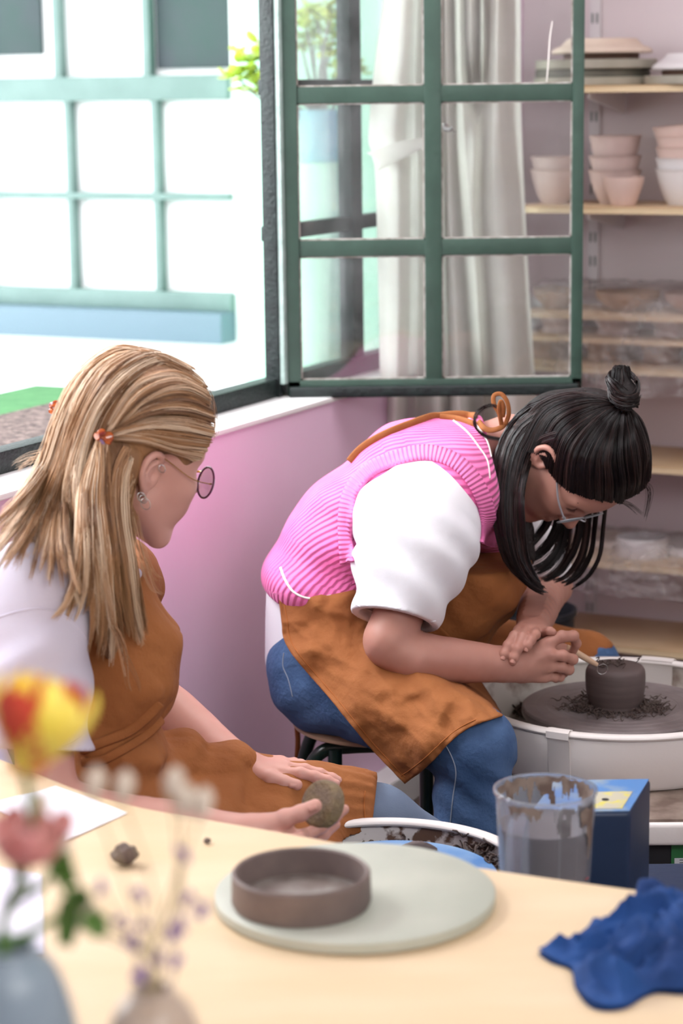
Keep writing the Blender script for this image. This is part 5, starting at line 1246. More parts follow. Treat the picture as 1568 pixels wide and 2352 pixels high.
# ---- vest
F_ = Field(J['pel'] - V(.2, .25, .12), J['nb'] + V(.10, .28, .16), .0048); torso2(F_, .010, .035)
F_.cap(J['shR'] + V(.02, .02, .0), J['shR'] + V(.06, .10, .01), .088, .085, k=.04)
hem_p = A(728, 1358, 4.2); sp = np.array(J['lum']); sd_ = np.array(J['mid'] - J['pel']); sd_ /= np.linalg.norm(sd_)
F_.cap(A(705, 1325, 4.15), A(770, 1330, 4.17), .078, .07, k=.03, flat=(0, 1, 0), fs=1.8)             # blouse of the knit above the hem
F_.plane(hem_p, V(-.35, 0, -1) if False else V(-.28, .10, -.95), .006)
F_.plane(A(1126, 1060, 4.2), V(.93, 0, .20), .006)
spine = crom([tuple(J[k]) for k in ('pel', 'lum', 'mid', 'up', 'nb')], 60)
def spine_uv(P):
    D_ = ((P[:, None, :] - spine[None, ::3]) ** 2).sum(2); i = D_.argmin(1) * 3; i = np.clip(i, 1, 58); t = spine[i + 1] - spine[i - 1]; t /= np.linalg.norm(t, axis=1)[:, None]
    r = P - spine[i]; r -= (r * t).sum(1)[:, None] * t; up = np.array([0, 1., 0]); x = np.cross(t, up); x /= np.linalg.norm(x, axis=1)[:, None]
    a = np.arctan2((r * x).sum(1), r[:, 1] * -1); L = np.cumsum(np.r_[0, np.linalg.norm(np.diff(spine, axis=0), axis=1)])
    along = L[i] + ((P - spine[i]) * t).sum(1); return a, along
def vf(P):
    q = P - np.array(A(730, 1300, 4.1)); d = np.linalg.norm(q, axis=1)
    return .007 * np.sin((q[:, 2] * 1.0 + q[:, 0] * .25) * 62 + 1.5) * np.exp(-(d / .13) ** 2) + .0022 * fnoise(P, 18, 9)
F_.disp(vf); v, f = F_.mesh(2); vest = obj('knitted_vest', (v, f), m_knit, woman, ang=0)
a_, l_ = spine_uv(v); set_attr(vest, 'rib', a_ * .13 + .35 * l_); set_attr(vest, 'row', l_); attr_ribs(m_knit, 'rib', 2 * math.pi / .0105, .6, .004)
bvv = bvh_of([vest])
seam('stripe', [(644, 1303), (654, 1330), (675, 1360), (712, 1374), (760, 1368)], bvv, .0026, m_knitw, vest, .0002, flat=.4)
seam('stripe', [(1040, 966), (1072, 992), (1098, 1026), (1118, 1058), (1124, 1100)], bvv, .0024, m_knitw, vest, .0002, flat=.4)
seam('stripe', [(1076, 962), (1100, 985), (1118, 1015), (1127, 1050)], bvv, .0024, m_knitw, vest, .0002, flat=.4)
# ---- t-shirt
m_teeD = m_tee
F_ = Field(np.array(A(800, 1460, 3.86)) - .03, np.array(A(1110, 1040, 4.16)) + .04, .0034)
ad = (J['elR'] - J['shR']).normalized(); hemc = A(906, 1424, 3.925)
F_.chain([J['shR'] + V(.004, .03, .0), A(962, 1240, 3.985), A(930, 1330, 3.955), hemc + ad * .03], [.092, .108, .094, .074], k=.03, n=10)
F_.cap(J['shR'] + V(.03, .06, .0), J['shR'] + V(.05, .12, -.01), .08, .07, k=.03)
F_.chain([A(868, 1215, 4.03), A(880, 1165, 4.03), A(935, 1125, 4.04)], [.044, .046, .046], k=.03)
def tf(P):
    q = P - np.array(J['shR']); s = q @ np.array(ad); side = q[:, 0]
    return .0050 * np.sin((side * .9 + s * .55) * 40 + 1.0) * np.clip(s / .1, 0, 1) + .0048 * np.sin((side * .4 - s * 1.0) * 70 + 2.2 + 9 * q[:, 1]) * np.clip(s / .08 - .3, 0, 1) + .0030 * fnoise(P, 30, 2)
F_.disp(tf)
F_.plane(hemc, ad + V(.10, 0, -.04), .002)
F_.chain([hemc - ad * .05, hemc + ad * .03], [.060, .070], k=.004, op='s')
v, f = F_.mesh(1); sl = obj('t_shirt_sleeve', (v, f), m_tee, woman, ang=0); bvs = bvh_of([sl])
seam('hem_stitch', [(816, 1388), (850, 1402), (900, 1418), (960, 1428), (1000, 1426)], bvs, .0011, m_tee, sl, .0006)
F_ = Field(np.array(A(1130, 1380, 4.30)) - .03, np.array(A(1310, 1130, 4.56)) + .05, .005)
F_.chain([J['shL'], A(1215, 1270, 4.44), A(1250, 1325, 4.485)], [.07, .068, .062], k=.02, n=6)
F_.plane(A(1250, 1338, 4.48), (J['elL'] - J['shL']), .002); F_.disp(lambda P: .003 * fnoise(P, 40, 5)); obj('t_shirt_sleeve', F_.mesh(1), m_tee, woman, ang=0)
F_ = Field(J['pel'] - V(.22, .26, .10), J['pel'] + V(.22, .26, .24), .006)
F_.cap(J['pel'] - V(-.004, 0, .02), J['lum'] + V(-.0, 0, .02), .135, .118, .02, flat=(0, 1, 0), fs=1.28); F_.plane(A(660, 1492, 4.17), V(-.3, 0, -1) + V(.85, 0, 0), .003)
F_.disp(lambda P: .003 * fnoise(P, 30, 6)); obj('t_shirt', F_.mesh(1), m_tee, woman, ang=0)
# ---- armhole band
pts = [(812, 1290), (808, 1250), (808, 1200), (818, 1140), (858, 1092), (920, 1066), (985, 1056), (1044, 1078), (1084, 1128), (1104, 1190), (1106, 1226), (1103, 1246)]
P = crom([(x, y, 0) for x, y in pts], 90); IN, OUT = [], []
ctr = np.array([960., 1250.])
bvsv = bvh_of([vest, sl]); G = []; arc = 0; al = []
for i, (x, y, _) in enumerate(P):
    t = P[min(i + 1, 89)] - P[max(i - 1, 0)]; nrm2 = np.array([t[1], -t[0]]); nrm2 /= np.linalg.norm(nrm2) + 1e-9; row = []
    for k, wd in enumerate((-2, 6, 14, 22, 30)):
        p, n_ = hit(bvsv, x + nrm2[0] * wd, y + nrm2[1] * wd, .0035, 4.06); row.append(np.array(tuple(p)))
    G.append(row)
G = np.array(G)
for _ in range(6):
    G[1:-1] = (G[:-2] + 2 * G[1:-1] + G[2:]) / 4
cl = []; L0 = 0
for i in range(90):
    if i: L0 += np.linalg.norm(G[i, 2] - G[i - 1, 2])
    cl.append(L0)
b = MB(); b.grid(G, .006); ab = obj('armhole_band', b, None, woman, ang=0)
m_kb = mat('pink_knit_rib', hexc(244, 128, 188), .85); attr_ribs(m_kb, 'rib', 2 * math.pi / .0088, .55, .004); ab.data.materials.append(m_kb)
set_attr(ab, 'rib', np.tile(np.repeat(np.array(cl), 5), 2))
# ---- apron
prox = Field((J['hipR'].x - .17, 3.66, .40), (J['knL'].x + .14, 4.68, J['lum'].z + .05), .0075)
prox.cap(J['pel'] - V(0, 0, .02), J['lum'], .142, .128, k=.03, flat=(0, 1, 0), fs=1.30)
prox.chain([J['hipR'], J['hipR'].lerp(J['knR'], .5) + V(0, 0, .004), J['knR']], [.112, .102, .082], k=.05, n=8)
prox.chain([J['hipL'], J['hipL'].lerp(J['knL'], .5), J['knL']], [.112, .098, .078], k=.05, n=8)
prox.cap(J['pel'] + V(.12, 0, .0), J['knR'].lerp(J['knL'], .45) + V(-.12, 0, -.02), .08, .06, k=.05, flat=(0, 1, 0), fs=2.0)
prox.chain([A(1140, 1200, 4.2), A(1090, 1310, 4.2), A(1010, 1400, 4.2)], [.085, .105, .110], k=.04, flat=(0, 1, 0), fs=1.25)
prox.disp(lambda P: .006 * ridged(P, 15, 14) + .003 * ridged(P, 40, 15) + .004 * fnoise(P, 22, 12) + .0032 * np.sin(P[:, 0] * 60 + P[:, 2] * 50 + 2 * np.sin(P[:, 1] * 18)))
Dp = prox.D.copy()
pv, pf = prox.mesh(1); o_ = obj('proxy', (pv, pf), m_apron, None); bvp = bvh_of([o_]); bpy.data.objects.remove(o_, do_unlink=True)
def cutby(f, p1, p2, side, tilt=0.0):
    """plane through two pixels, running away from the camera"""
    a, b_ = at(p1[0], p1[1], 4.0), at(p2[0], p2[1], 4.0); n_ = (b_ - a).cross((a - CAMP)); n_.normalize(); 
    if n_.dot(at(side[0], side[1], 4.0) - a) < 0: n_ = -n_
    f.plane(a, n_, .004)
prox.D = Dp
cutby(prox, (636, 1345), (652, 1480), (500, 1400)); cutby(prox, (655, 1475), (845, 1705), (600, 1700)); cutby(prox, (1000, 1715), (1150, 1632), (1100, 1800))
cutby(prox, (1422, 1440), (1412, 1560), (1500, 1500))
prox.plane(V(0, 0, J['knR'].z - .06), V(0, 0, -1), .004)
ap = obj('apron', prox.mesh(2), m_apron, woman, ang=0)
b = MB(); b.tube(bez([at(683, 1600, 4.30), at(680, 1650, 4.31), at(684, 1700, 4.31), at(681, 1752, 4.31)], 12), .0055, 8, flat=.4, up=(0, -1, 0)); obj('tie_end', b, m_apron, ap, ang=0)
# hanging near flap
Lf = crom([(637, 1338, 0), (646, 1420, 0), (662, 1490, 0), (760, 1608, 0), (845, 1712, 0), (929, 1800, 0)], 64); Rt = crom([(880, 1335, 0), (960, 1400, 0), (1040, 1470, 0), (1100, 1560, 0), (1152, 1640, 0), (1153, 1642, 0)][:5], 64)
NI = 72; PX = np.zeros((64, NI, 2)); DD = np.full((64, NI), np.nan)
for j in range(64):
    for i in range(NI):
        u = i / (NI - 1); s = j / 63; q = Lf[j] * (1 - u) + Rt[j] * u; bow = -20 * math.sin(math.pi * u) * s ** 3 + 10 * math.sin(u * 7) * s ** 4
        PX[j, i] = (q[0] + .35 * bow, q[1] + bow * .6); p, n_ = hit(bvp, PX[j, i, 0], PX[j, i, 1])
        if p is not None: DD[j, i] = p.y
hitD = DD.copy()
for i in range(NI):
    last = 4.05
    for j in range(64):
        if np.isnan(DD[j, i]): DD[j, i] = last
        else: last = min(DD[j, i], last + .004) if j > 20 else DD[j, i]; DD[j, i] = last
for _ in range(24):
    E_ = DD.copy(); E_[1:-1, 1:-1] = (DD[:-2, 1:-1] + DD[2:, 1:-1] + DD[1:-1, :-2] + DD[1:-1, 2:]) / 4; E_[-1] = E_[-2]; E_[:, 0] = E_[:, 1]; DD = np.where(np.isnan(hitD), E_, np.minimum(E_, hitD - .003))
G = []
for j in range(64):
    row = []
    for i in range(NI):
        x, y = PX[j, i]; s = j / 63; u = i / (NI - 1)
        cr_ = .009 * max(0, 1 - 2.2 * abs(mnoise.noise(Vector((x * .0075 + y * .003, y * .010 - x * .004, 21))))) ** 2 + .004 * max(0, 1 - 2.2 * abs(mnoise.noise(Vector((x * .022, y * .018, 33))))) ** 2 + .0065 * mnoise.noise(Vector((x * .016, y * .016, 3))) * 2 + .0075 * math.sin((x * .9 + y * .25) * .045 + 3 * mnoise.noise(Vector((x * .006, y * .006, 1)))) * min(1, s * 1.4) * (1 - .4 * u) + .0034 * mnoise.noise(Vector((x * .05, y * .05, 8))) * s + .005 * abs(mnoise.noise(Vector((u * 2.5, s * 16, 5)))) * max(0, 1 - u * 5)
        row.append(tuple(at(x, y, DD[j, i] - .009 - cr_ + .05 * max(0, 1 - j / 7))))
    G.append(row)
b = MB(); b.grid(G, .003); flap = obj('apron_flap', b, m_apron, ap, ang=0); bvf = bvh_of([flap, ap])
G = np.array(G); b = MB(); b.tube([Vector(G[-4, i]) + V(0, -.002, 0) for i in range(2, NI - 1)], .0013, 6); obj('hem_seam', b, m_thread2, flap, ang=0)
b = MB(); b.tube([Vector(G[j, 3]) + V(0, -.002, 0) for j in range(4, 62)], .0013, 6); obj('edge_seam', b, m_thread2, flap, ang=0)
# straps over the back and the bow at the neck
seam('strap', [(806, 1064), (835, 1032), (885, 1002), (950, 976), (1010, 957), (1062, 953), (1094, 962)], bvh_of([vest]), .0085, m_apron, ap, .004, fallY=4.22, flat=.35, n=50)
seam('strap', [(1010, 962), (1050, 966), (1092, 978)], bvh_of([vest]), .006, m_apron, ap, .004, fallY=4.2, flat=.35)
nb = [(1098, 968, 4.16), (1112, 984, 4.13), (1130, 988, 4.12), (1150, 982, 4.12), (1158, 972, 4.13)]
b = MB(); b.tube(bez([at(*q) for q in nb], 20), .006, 8, flat=.4, up=(0, -1, 0)); obj('neck_strap', b, m_apron, ap, ang=0)
for loop in ([(1152, 978, 4.125), (1146, 950, 4.12), (1134, 928, 4.125), (1134, 909, 4.13), (1150, 905, 4.13), (1164, 922, 4.125), (1168, 950, 4.12), (1160, 975, 4.12)],
             [(1150, 960, 4.115), (1146, 938, 4.11), (1150, 922, 4.11), (1156, 936, 4.11), (1154, 958, 4.115)]):
    b = MB(); b.tube(bez([at(*q) for q in loop], 40), .0044, 8, flat=.4, up=(0, -1, 0)); obj('bow_loop', b, m_apron, ap, ang=0)
bvj2 = bvh_of([jeans])
for pts in ([(1016, 1700), (1036, 1735), (1047, 1775), (1040, 1830), (1034, 1890)], [(652, 1500), (650, 1530), (662, 1560), (672, 1600)]):
    seam('seam', pts, bvj2, .0011, m_thread, jeans, .0005)
# ---- hair
hm = []
cr2 = dict(R=RT2)
F_ = Field(np.array(C2) - .19, np.array(C2) + .19, .0045); s = H2S
F_.ell(W2p(-.010, 0, .056), (.112 * s, .090 * s, .095 * s), RT2, k=.0)
pn = R2 @ Vector((1, 0, -.62)); F_.plane(W2p(.082, 0, .080), pn, .010)
F_.ell(W2p(-.055, 0, .0), (.075 * s, .078 * s, .085 * s), RT2, k=.02)
F_.ell(W2p(.015, -.090, .010), (.034, .026, .040), RT2, k=.010, op='s'); F_.ell(W2p(.015, .090, .010), (.034, .026, .040), RT2, k=.010, op='s')
hm.append(F_.mesh(2))
F_ = Field(np.array(A(1100, 1380, 4.0)) - .03, np.array(A(1300, 960, 4.3)) + .05, .005)
F_.chain([W2p(-.06, -.02, .02), A(1168, 1060, 4.12), A(1160, 1160, 4.08), A(1172, 1250, 4.06), A(1208, 1325, 4.06)], [.045, .034, .027, .020, .007], k=.02, n=14)
F_.chain([W2p(-.06, .04, .0), A(1190, 1120, 4.2), A(1200, 1220, 4.2), A(1220, 1290, 4.2)], [.04, .030, .022, .008], k=.02, n=10)
hm.append(F_.mesh(2))
hair = obj('hair', joined(hm), m_darksh, woman, ang=0); bvh2 = bvh_of([hair])
ctr_ = (1340, 1040)
def guide(pts, bvh, off=.004, fY=4.12):
    out = []
    for q in pts:
        if len(q) == 3: out.append(tuple(at(*q))); continue
        p, n_ = hit(bvh, q[0], q[1], off)
        if p is None:
            for k in range(1, 30):
                h_, _ = hit(bvh, q[0] + (ctr_[0] - q[0]) * k * .02, q[1] + (ctr_[1] - q[1]) * k * .02, off)
                if h_ is not None: break
            p = at(q[0], q[1], h_.y + .004 * 0 if h_ is not None and k < 15 else fY)
        out.append(tuple(p))
    return out
bun = (1424, 936)
top = [[(1492, 1095), (1494, 1060), (1488, 1020), (1462, 970), bun], [(1478, 1122), (1478, 1090), (1472, 1040), (1450, 975), bun], [(1448, 1140), (1450, 1105), (1444, 1050), (1434, 985), bun], [(1420, 1146), (1422, 1105), (1415, 1050), (1420, 985), bun], [(1390, 1150), (1390, 1105), (1388, 1050), (1405, 985), bun],
       [(1350, 1144), (1352, 1050), (1390, 975), bun], [(1312, 1122), (1322, 1040), (1375, 965), bun], [(1275, 1092), (1296, 1000), (1362, 950), bun], [(1245, 1040), (1280, 970), (1350, 938), bun], [(1196, 1030), (1250, 950), (1330, 920), (1405, 930)], [(1175, 990), (1240, 925), (1320, 905), (1400, 925)]]
P_ = [strands([guide(g, bvh2, .0085) for g in top], 3400, 1, .00075, .0028, 3, 18)]
low = [[(1340, 905), (1230, 925), (1162, 985), (1134, 1080), (1136, 1190, 4.06), (1160, 1290, 4.05), (1215, 1345, 4.04), (1262, 1362, 4.03)],
       [(1330, 925), (1230, 950), (1172, 1010), (1148, 1100), (1148, 1200, 4.05), (1172, 1290, 4.04), (1220, 1342, 4.03), (1250, 1358, 4.03)],
       [(1320, 950), (1235, 975), (1188, 1030), (1165, 1120), (1166, 1210, 4.04), (1186, 1295, 4.03), (1222, 1340, 4.03), (1246, 1352, 4.03)],
       [(1300, 985), (1240, 1005), (1204, 1050), (1184, 1130), (1186, 1220, 4.04), (1198, 1290, 4.03), (1224, 1335, 4.03), (1240, 1350, 4.03)],
       [(1280, 1010), (1238, 1025), (1212, 1070), (1198, 1140, 4.03), (1204, 1220, 4.03), (1210, 1280, 4.03), (1228, 1325, 4.03), (1238, 1345, 4.03)]]
P_.append(strands([guide(g, bvh2, .005, 4.06) for g in low], 2600, 1, .00075, .0032, 5, 18, wave=.001))
# hair hanging from the far side of the head
for i, (g, n_, j_) in enumerate((
    ([(1392, 1150, 4.22), (1386, 1210, 4.24), (1378, 1275, 4.24), (1350, 1325, 4.24), (1308, 1354, 4.24)], 150, .0022),
    ([(1372, 1150, 4.24), (1366, 1215, 4.26), (1358, 1270, 4.26), (1330, 1320, 4.26), (1288, 1345, 4.26)], 150, .0022),
    ([(1350, 1150, 4.22), (1348, 1215, 4.23), (1335, 1280, 4.23), (1305, 1325, 4.23), (1275, 1338, 4.22)], 170, .0030),
    ([(1325, 1150, 4.22), (1330, 1210, 4.23), (1312, 1270, 4.23), (1280, 1315, 4.23), (1250, 1330, 4.22)], 260, .0042),
    ([(1305, 1150, 4.24), (1300, 1210, 4.24), (1290, 1260, 4.24), (1262, 1300, 4.23), (1228, 1318, 4.22)], 300, .0055),
    ([(1285, 1150, 4.22), (1280, 1200, 4.22), (1262, 1240, 4.22), (1232, 1275, 4.22), (1208, 1290, 4.21)], 220, .0055),
    ([(1262, 1160, 4.20), (1255, 1200, 4.20), (1236, 1230, 4.20), (1212, 1255, 4.19)], 160, .0045))):
    P_.append(strands([[tuple(at(*q)) for q in g]], n_, 1, .0007, j_, 20 + i, 16, root_j=.8, wave=.0006))
fly = [[(1400, 1140), (1440, 1160, 4.1), (1470, 1185, 4.1)], [(1330, 880, 4.15), (1345, 900, 4.15), (1390, 925, 4.12)], [(1470, 1100), (1492, 1130, 4.1), (1480, 1190, 4.1)]]
for i, g in enumerate(fly): P_.append(strands([guide(g, bvh2, .004)], 16, 1, .00035, .006, 60 + i, 10))
# loose curls at the nape
P_.append(strands([[tuple(at(*q)) for q in ((1150, 1010, 4.12), (1110, 1000, 4.12), (1090, 975, 4.12), (1098, 945, 4.12), (1130, 930, 4.12), (1160, 950, 4.12))]], 26, 1, .00045, .003, 71, 18, root_j=.8))
obj_np('hair_strands', P_, m_dark, hair)
# bun
BC = at(1430, 893, W2p(-.02, 0, .13).y + .0); F_ = Field(np.array(BC) - .07, np.array(BC) + .07, .004)
F_.ell(BC + V(.004, 0, -.010), (.026, .026, .024), k=.01); F_.ell(BC + V(-.006, 0, .022), (.017, .017, .022), k=.012); F_.cap(at(1418, 940, BC.y), BC, .016, .02, k=.01)
bunm = obj('hair_bun', F_.mesh(2), m_darksh, hair, ang=0); Q_ = []
for i in range(26):
    rg = random.Random(i); a0 = rg.uniform(0, 6.28); el = rg.uniform(-.7, .7); pts = []
    for t in np.linspace(0, 1, 6):
        a = a0 + t * 3.4; zz = el + .5 * math.sin(t * 3 + a0); rr = .0285 * math.cos(el * .8); pts.append(tuple(BC + V(.003 + rr * math.cos(a) - .004 * (zz > .3), rr * math.sin(a), -.010 + .028 * math.sin(zz) * 1.2 + (.012 if zz > .2 else 0))))
    Q_.append(strands([pts], 26, 1, .0006, .0016, 100 + i, 12, root_j=.9))
for i in range(10):
    a = i * .63; Q_.append(strands([[tuple(at(1418 + 8 * math.cos(a), 945, BC.y + .01 * math.sin(a))), tuple(BC + V(-.006 + .017 * math.cos(a), .017 * math.sin(a), .010)), tuple(BC + V(-.004 + .010 * math.cos(a), .010 * math.sin(a), .042)), tuple(BC + V(.012, .004 * math.sin(a), .030))]], 30, 1, .0006, .0016, 140 + i, 12, root_j=.9))
obj_np('bun_strands', Q_, m_dark, bunm)
b = MB(); b.tube([at(1418, 944, BC.y) + V(.017 * math.cos(a), .017 * math.sin(a), .003 * math.cos(a)) for a in np.linspace(0, 6.283, 25)[:-1]], .0042, 8, closed=True); obj('hair_tie', b, mat('navy_hair_tie', hexc(40, 50, 78), .8), hair)
face_bits(T2, H2S, woman, m_dark, 5)
m_gf = mat('grey_clear_frame', hexc(150, 158, 164), .25, spec=.8); m_gt = mat('silver_temple', hexc(176, 180, 186), .3, metal=.6)
glasses(woman, T2, H2S, m_gf, m_gt, r=.0014, rt=.0019, hx=.104)
# trimming tool held in the fist
tool = thing('trimming_tool', at(1350, 1514, 4.03), 'wooden loop tool in the hand of the woman in pink', 'tool')
ta, tb_ = at(1300, 1486, 4.018), at(1371, 1527, 4.036); b = MB(); b.tube(bez([ta, ta.lerp(tb_, .35), ta.lerp(tb_, .8), tb_], 14), [.0052, .0060, .0064, .0066, .0066, .0064, .0062, .006, .0058, .0054, .005, .0046, .0042, .0038], 14); obj('handle', b, mat('pale_turned_wood', hexc(206, 174, 146), .55), tool)
lc = at(1383, 1537, 4.040); dx_ = (tb_ - ta).normalized(); uz = V(dx_.z, 0, -dx_.x).normalized() * -1; rl = .0105
b = MB(); b.tube([tb_] + [lc + dx_ * (-rl * math.cos(a)) + uz * (rl * math.sin(a)) for a in np.linspace(.25, 6.03, 24)] + [tb_], .0007, 6); obj('wire_loop', b, m_steel, tool)
# ================================================================== WOMAN WITH THE BLOND HAIR
T1 = xf(R1, C1, H1S); RT1 = np.array(R1).T
def W1p(x, y, z): return Vector(T1([(x, y, z)])[0])
lady = thing('person', V(-.42, 3.3, 0), 'person with long blond hair, white t-shirt and ochre apron, watching from the left', 'person')
K = dict(pel=at(150, 1800, 3.34), waist=at(165, 1690, 3.35), chest=at(190, 1490, 3.37), up=at(165, 1370, 3.37), nb=at(205, 1275, 3.37),
         shR=at(62, 1370, 3.16), elR=at(112, 1850, 3.08), wrR=at(560, 1918, 3.03), shL=at(290, 1330, 3.56), elL=at(322, 1590, 3.62), wrL=at(570, 1765, 3.46),
         hipR=at(190, 1850, 3.24), knR=at(700, 2010, 3.18), hipL=at(240, 1810, 3.42), knL=at(860, 1885, 3.50))
K['knR'] = V(K['knR'].x, 3.22, K['knL'].z - .02); K['knR'].x = at(560, 1900, 3.25).x
fw1 = V(.80, .60, 0); lt1 = V(-.60, .80, 0)
def torso1(f, e=0.0, k=.03):
    f.cap(K['pel'], K['waist'], .125 + e, .105 + e, k, flat=lt1, fs=1.25); f.cap(K['waist'], K['chest'], .105 + e, .118 + e, k, flat=lt1, fs=1.25)
    f.cap(K['chest'], K['up'], .118 + e, .100 + e, k, flat=lt1, fs=1.35); f.cap(K['up'], K['nb'], .095 + e, .055 + e, k)
    f.cap(K['shR'] + V(.05, .05, .0), K['shL'] + V(-.02, -.02, 0), .070 + e, .062 + e, k); return f
skin = []
v, f = head_field(.0026, 1.0).mesh(2); skin.append((T1(v), f))
F_ = Field(K['pel'] - V(.3, .3, .2), K['nb'] + V(.3, .3, .12), .010); torso1(F_, -.008); skin.append(F_.mesh(1))
ncb = W1p(-.030, 0, -.045); F_ = Field(np.minimum(np.array(ncb), np.array(K['nb'])) - .12, np.maximum(np.array(ncb), np.array(K['nb'])) + .12, .005)
F_.chain([K['nb'] - V(0, 0, .03), (K['nb'] + ncb) / 2, ncb], [.060, .050, .054], k=.02); skin.append(F_.mesh(1))
# left arm resting on the knee
F_ = Field(np.array(A(290, 1880, 3.36)) - .03, np.array(A(820, 1500, 3.72)) + .03, .0023)
F_.chain([K['shL'].lerp(K['elL'], .6), K['elL']], [.044, .043], k=.01)
F_.chain([K['elL'], A(392, 1638, 3.59), A(455, 1690, 3.55), A(520, 1738, 3.49), K['wrL']], [.045, .0455, .041, .034, .0275], k=.02, n=16)
KL = [A(650, 1776, 3.435), A(655, 1764, 3.455), A(652, 1757, 3.475), A(645, 1752, 3.492)]
for kn_, w0 in zip(KL, (A(588, 1772, 3.445), A(586, 1766, 3.46), A(584, 1762, 3.47), A(582, 1758, 3.48))):
    F_.cap(w0, kn_, .0185, .0120, k=.012); F_.ell(kn_ + V(0, 0, .002), (.0085,) * 3, k=.006)
finger(F_, [KL[0], A(690, 1776, 3.430), A(722, 1784, 3.425), A(752, 1793, 3.420), A(772, 1799, 3.418)], [.0108, .0098, .0092, .0084, .0068])
finger(F_, [KL[1], A(700, 1768, 3.455), A(735, 1777, 3.452), A(762, 1787, 3.450), A(776, 1792, 3.448)], [.0108, .0096, .0090, .0082, .0068])
finger(F_, [KL[2], A(690, 1757, 3.480), A(712, 1763, 3.480), A(728, 1771, 3.478)], [.0102, .0092, .0084, .0068])
finger(F_, [KL[3], A(675, 1752, 3.498), A(696, 1757, 3.500), A(708, 1763, 3.500)], [.0092, .0082, .0074, .0062])
finger(F_, [A(592, 1775, 3.435), A(622, 1786, 3.418), A(652, 1797, 3.410), A(682, 1803, 3.408)], [.0165, .0128, .0112, .0096])
F_.disp(lambda P: .0005 * fnoise(P, 120, 13)); skin.append(F_.mesh(1))
# right arm and the hand with the sponge
SPC = A(741, 1847, 3.055); SPA = V(-.66, -.62, .42).normalized()
F_ = Field(np.array(A(60, 1990, 2.98)) - .03, np.array(A(830, 1700, 3.16)) + .03, .0023)
F_.chain([K['shR'].lerp(K['elR'], .62), K['elR']], [.046, .043], k=.01)
F_.chain([K['elR'], A(240, 1885, 3.06), A(380, 1900, 3.04), A(480, 1908, 3.03), K['wrR']], [.044, .044, .039, .031, .0265], k=.02, n=16)
F_.cap(K['wrR'], A(640, 1918, 3.035), .026, .026, k=.015, flat=(0, 1, 0), fs=.8)
F_.cap(A(585, 1905, 3.03), A(635, 1893, 3.03), .022, .0165, k=.012)
finger(F_, [A(618, 1897, 3.028), A(655, 1880, 3.024), A(690, 1868, 3.022), A(724, 1851, 3.022)], [.0165, .0135, .0118, .0098])
finger(F_, [A(645, 1925, 3.03), A(700, 1921, 3.035), A(738, 1898, 3.045), A(768, 1876, 3.055), A(791, 1858, 3.062)], [.0125, .0105, .0098, .0088, .0070])
finger(F_, [A(645, 1932, 3.05), A(700, 1932, 3.06), A(742, 1915, 3.07), A(770, 1893, 3.08)], [.0125, .0105, .0096, .0075])
finger(F_, [A(640, 1930, 3.07), A(685, 1936, 3.08), A(722, 1928, 3.085), A(745, 1912, 3.09)], [.012, .0100, .009, .0072])
finger(F_, [A(630, 1925, 3.01), A(660, 1930, 3.00), A(690, 1922, 3.005), A(700, 1912, 3.02)], [.011, .009, .0082, .0068])
F_.disp(lambda P: .0005 * fnoise(P, 120, 17)); skin.append(F_.mesh(1))
body1 = obj('body', joined(skin), m_skin1, lady, ang=0); bv1 = bvh_of([body1])
for x, y, d, w_ in ((672, 1801, V(1, 0, -.15), .0115), (716, 1853, V(1, 0, .35), .0125)):
    p, n_ = hit(bv1, x, y, .0004)
    if p: nail(p, d, n_ + V(0, 0, .5), w_, .013, lady)
for a, c_ in (('ft', V(.62, 3.55, 0)), ('ft', V(.16, 3.30, 0))):
    F_ = Field(np.array(c_) - (.14, .10, .01), np.array(c_) + (.20, .10, .14), .007); F_.chain([c_ + V(-.04, 0, .045), c_ + V(.12, 0, .038)], [.042, .034], k=.02); F_.cap(c_ + V(-.04, 0, .05), c_ + V(-.04, 0, .11), .04, .042, k=.02)
    obj('shoe', F_.mesh(1), m_black, lady, ang=0)
# ---- trousers
F_ = Field((K['pel'].x - .18, 3.06, .06), (.82, 3.72, K['waist'].z + .02), .007)
F_.cap(K['pel'] - V(0, 0, .02), K['pel'] + V(0, 0, .05), .125, .115, k=.03, flat=lt1, fs=1.25)
F_.chain([K['hipL'], K['hipL'].lerp(K['knL'], .5), K['knL']], [.088, .076, .060], k=.05, n=8); F_.chain([K['knL'], V(.59, 3.55, .12)], [.060, .050], k=.03)
F_.chain([K['hipR'], K['hipR'].lerp(K['knR'], .5), K['knR']], [.088, .078, .062], k=.05, n=8); F_.chain([K['knR'], V(.12, 3.30, .12)], [.062, .050], k=.03)
F_.disp(lambda P: .003 * fnoise(P, 32, 21)); trs = obj('trousers', F_.mesh(2), m_denimg, lady, ang=0)
# ---- t-shirt
F_ = Field(K['pel'] - V(.32, .34, .04), K['nb'] + V(.3, .34, .08), .006); torso1(F_, .006)
F_.plane(K['nb'] + V(.015, .01, .004), V(.45, .3, .85), .006); F_.ell(K['nb'] + V(.02, .015, .04), (.062, .062, .06), k=.01, op='s')
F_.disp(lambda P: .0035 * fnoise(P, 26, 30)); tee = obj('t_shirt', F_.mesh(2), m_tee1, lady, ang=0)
ad1 = (K['elR'] - K['shR']).normalized(); hem1 = A(115, 1722, 3.105)
F_ = Field(np.array(A(-60, 1800, 3.0)) - .04, np.array(A(260, 1270, 3.30)) + .05, .0034)
F_.chain([K['shR'] + V(.006, .02, -.005), K['shR'] + ad1 * .10 + V(.004, 0, 0), K['shR'] + ad1 * .19 + V(.006, 0, 0), hem1 + ad1 * .03], [.078, .080, .070, .060], k=.03, n=10)
F_.cap(K['shR'] + V(.02, .02, .012), K['up'] + V(-.02, -.02, .03), .068, .066, k=.04)
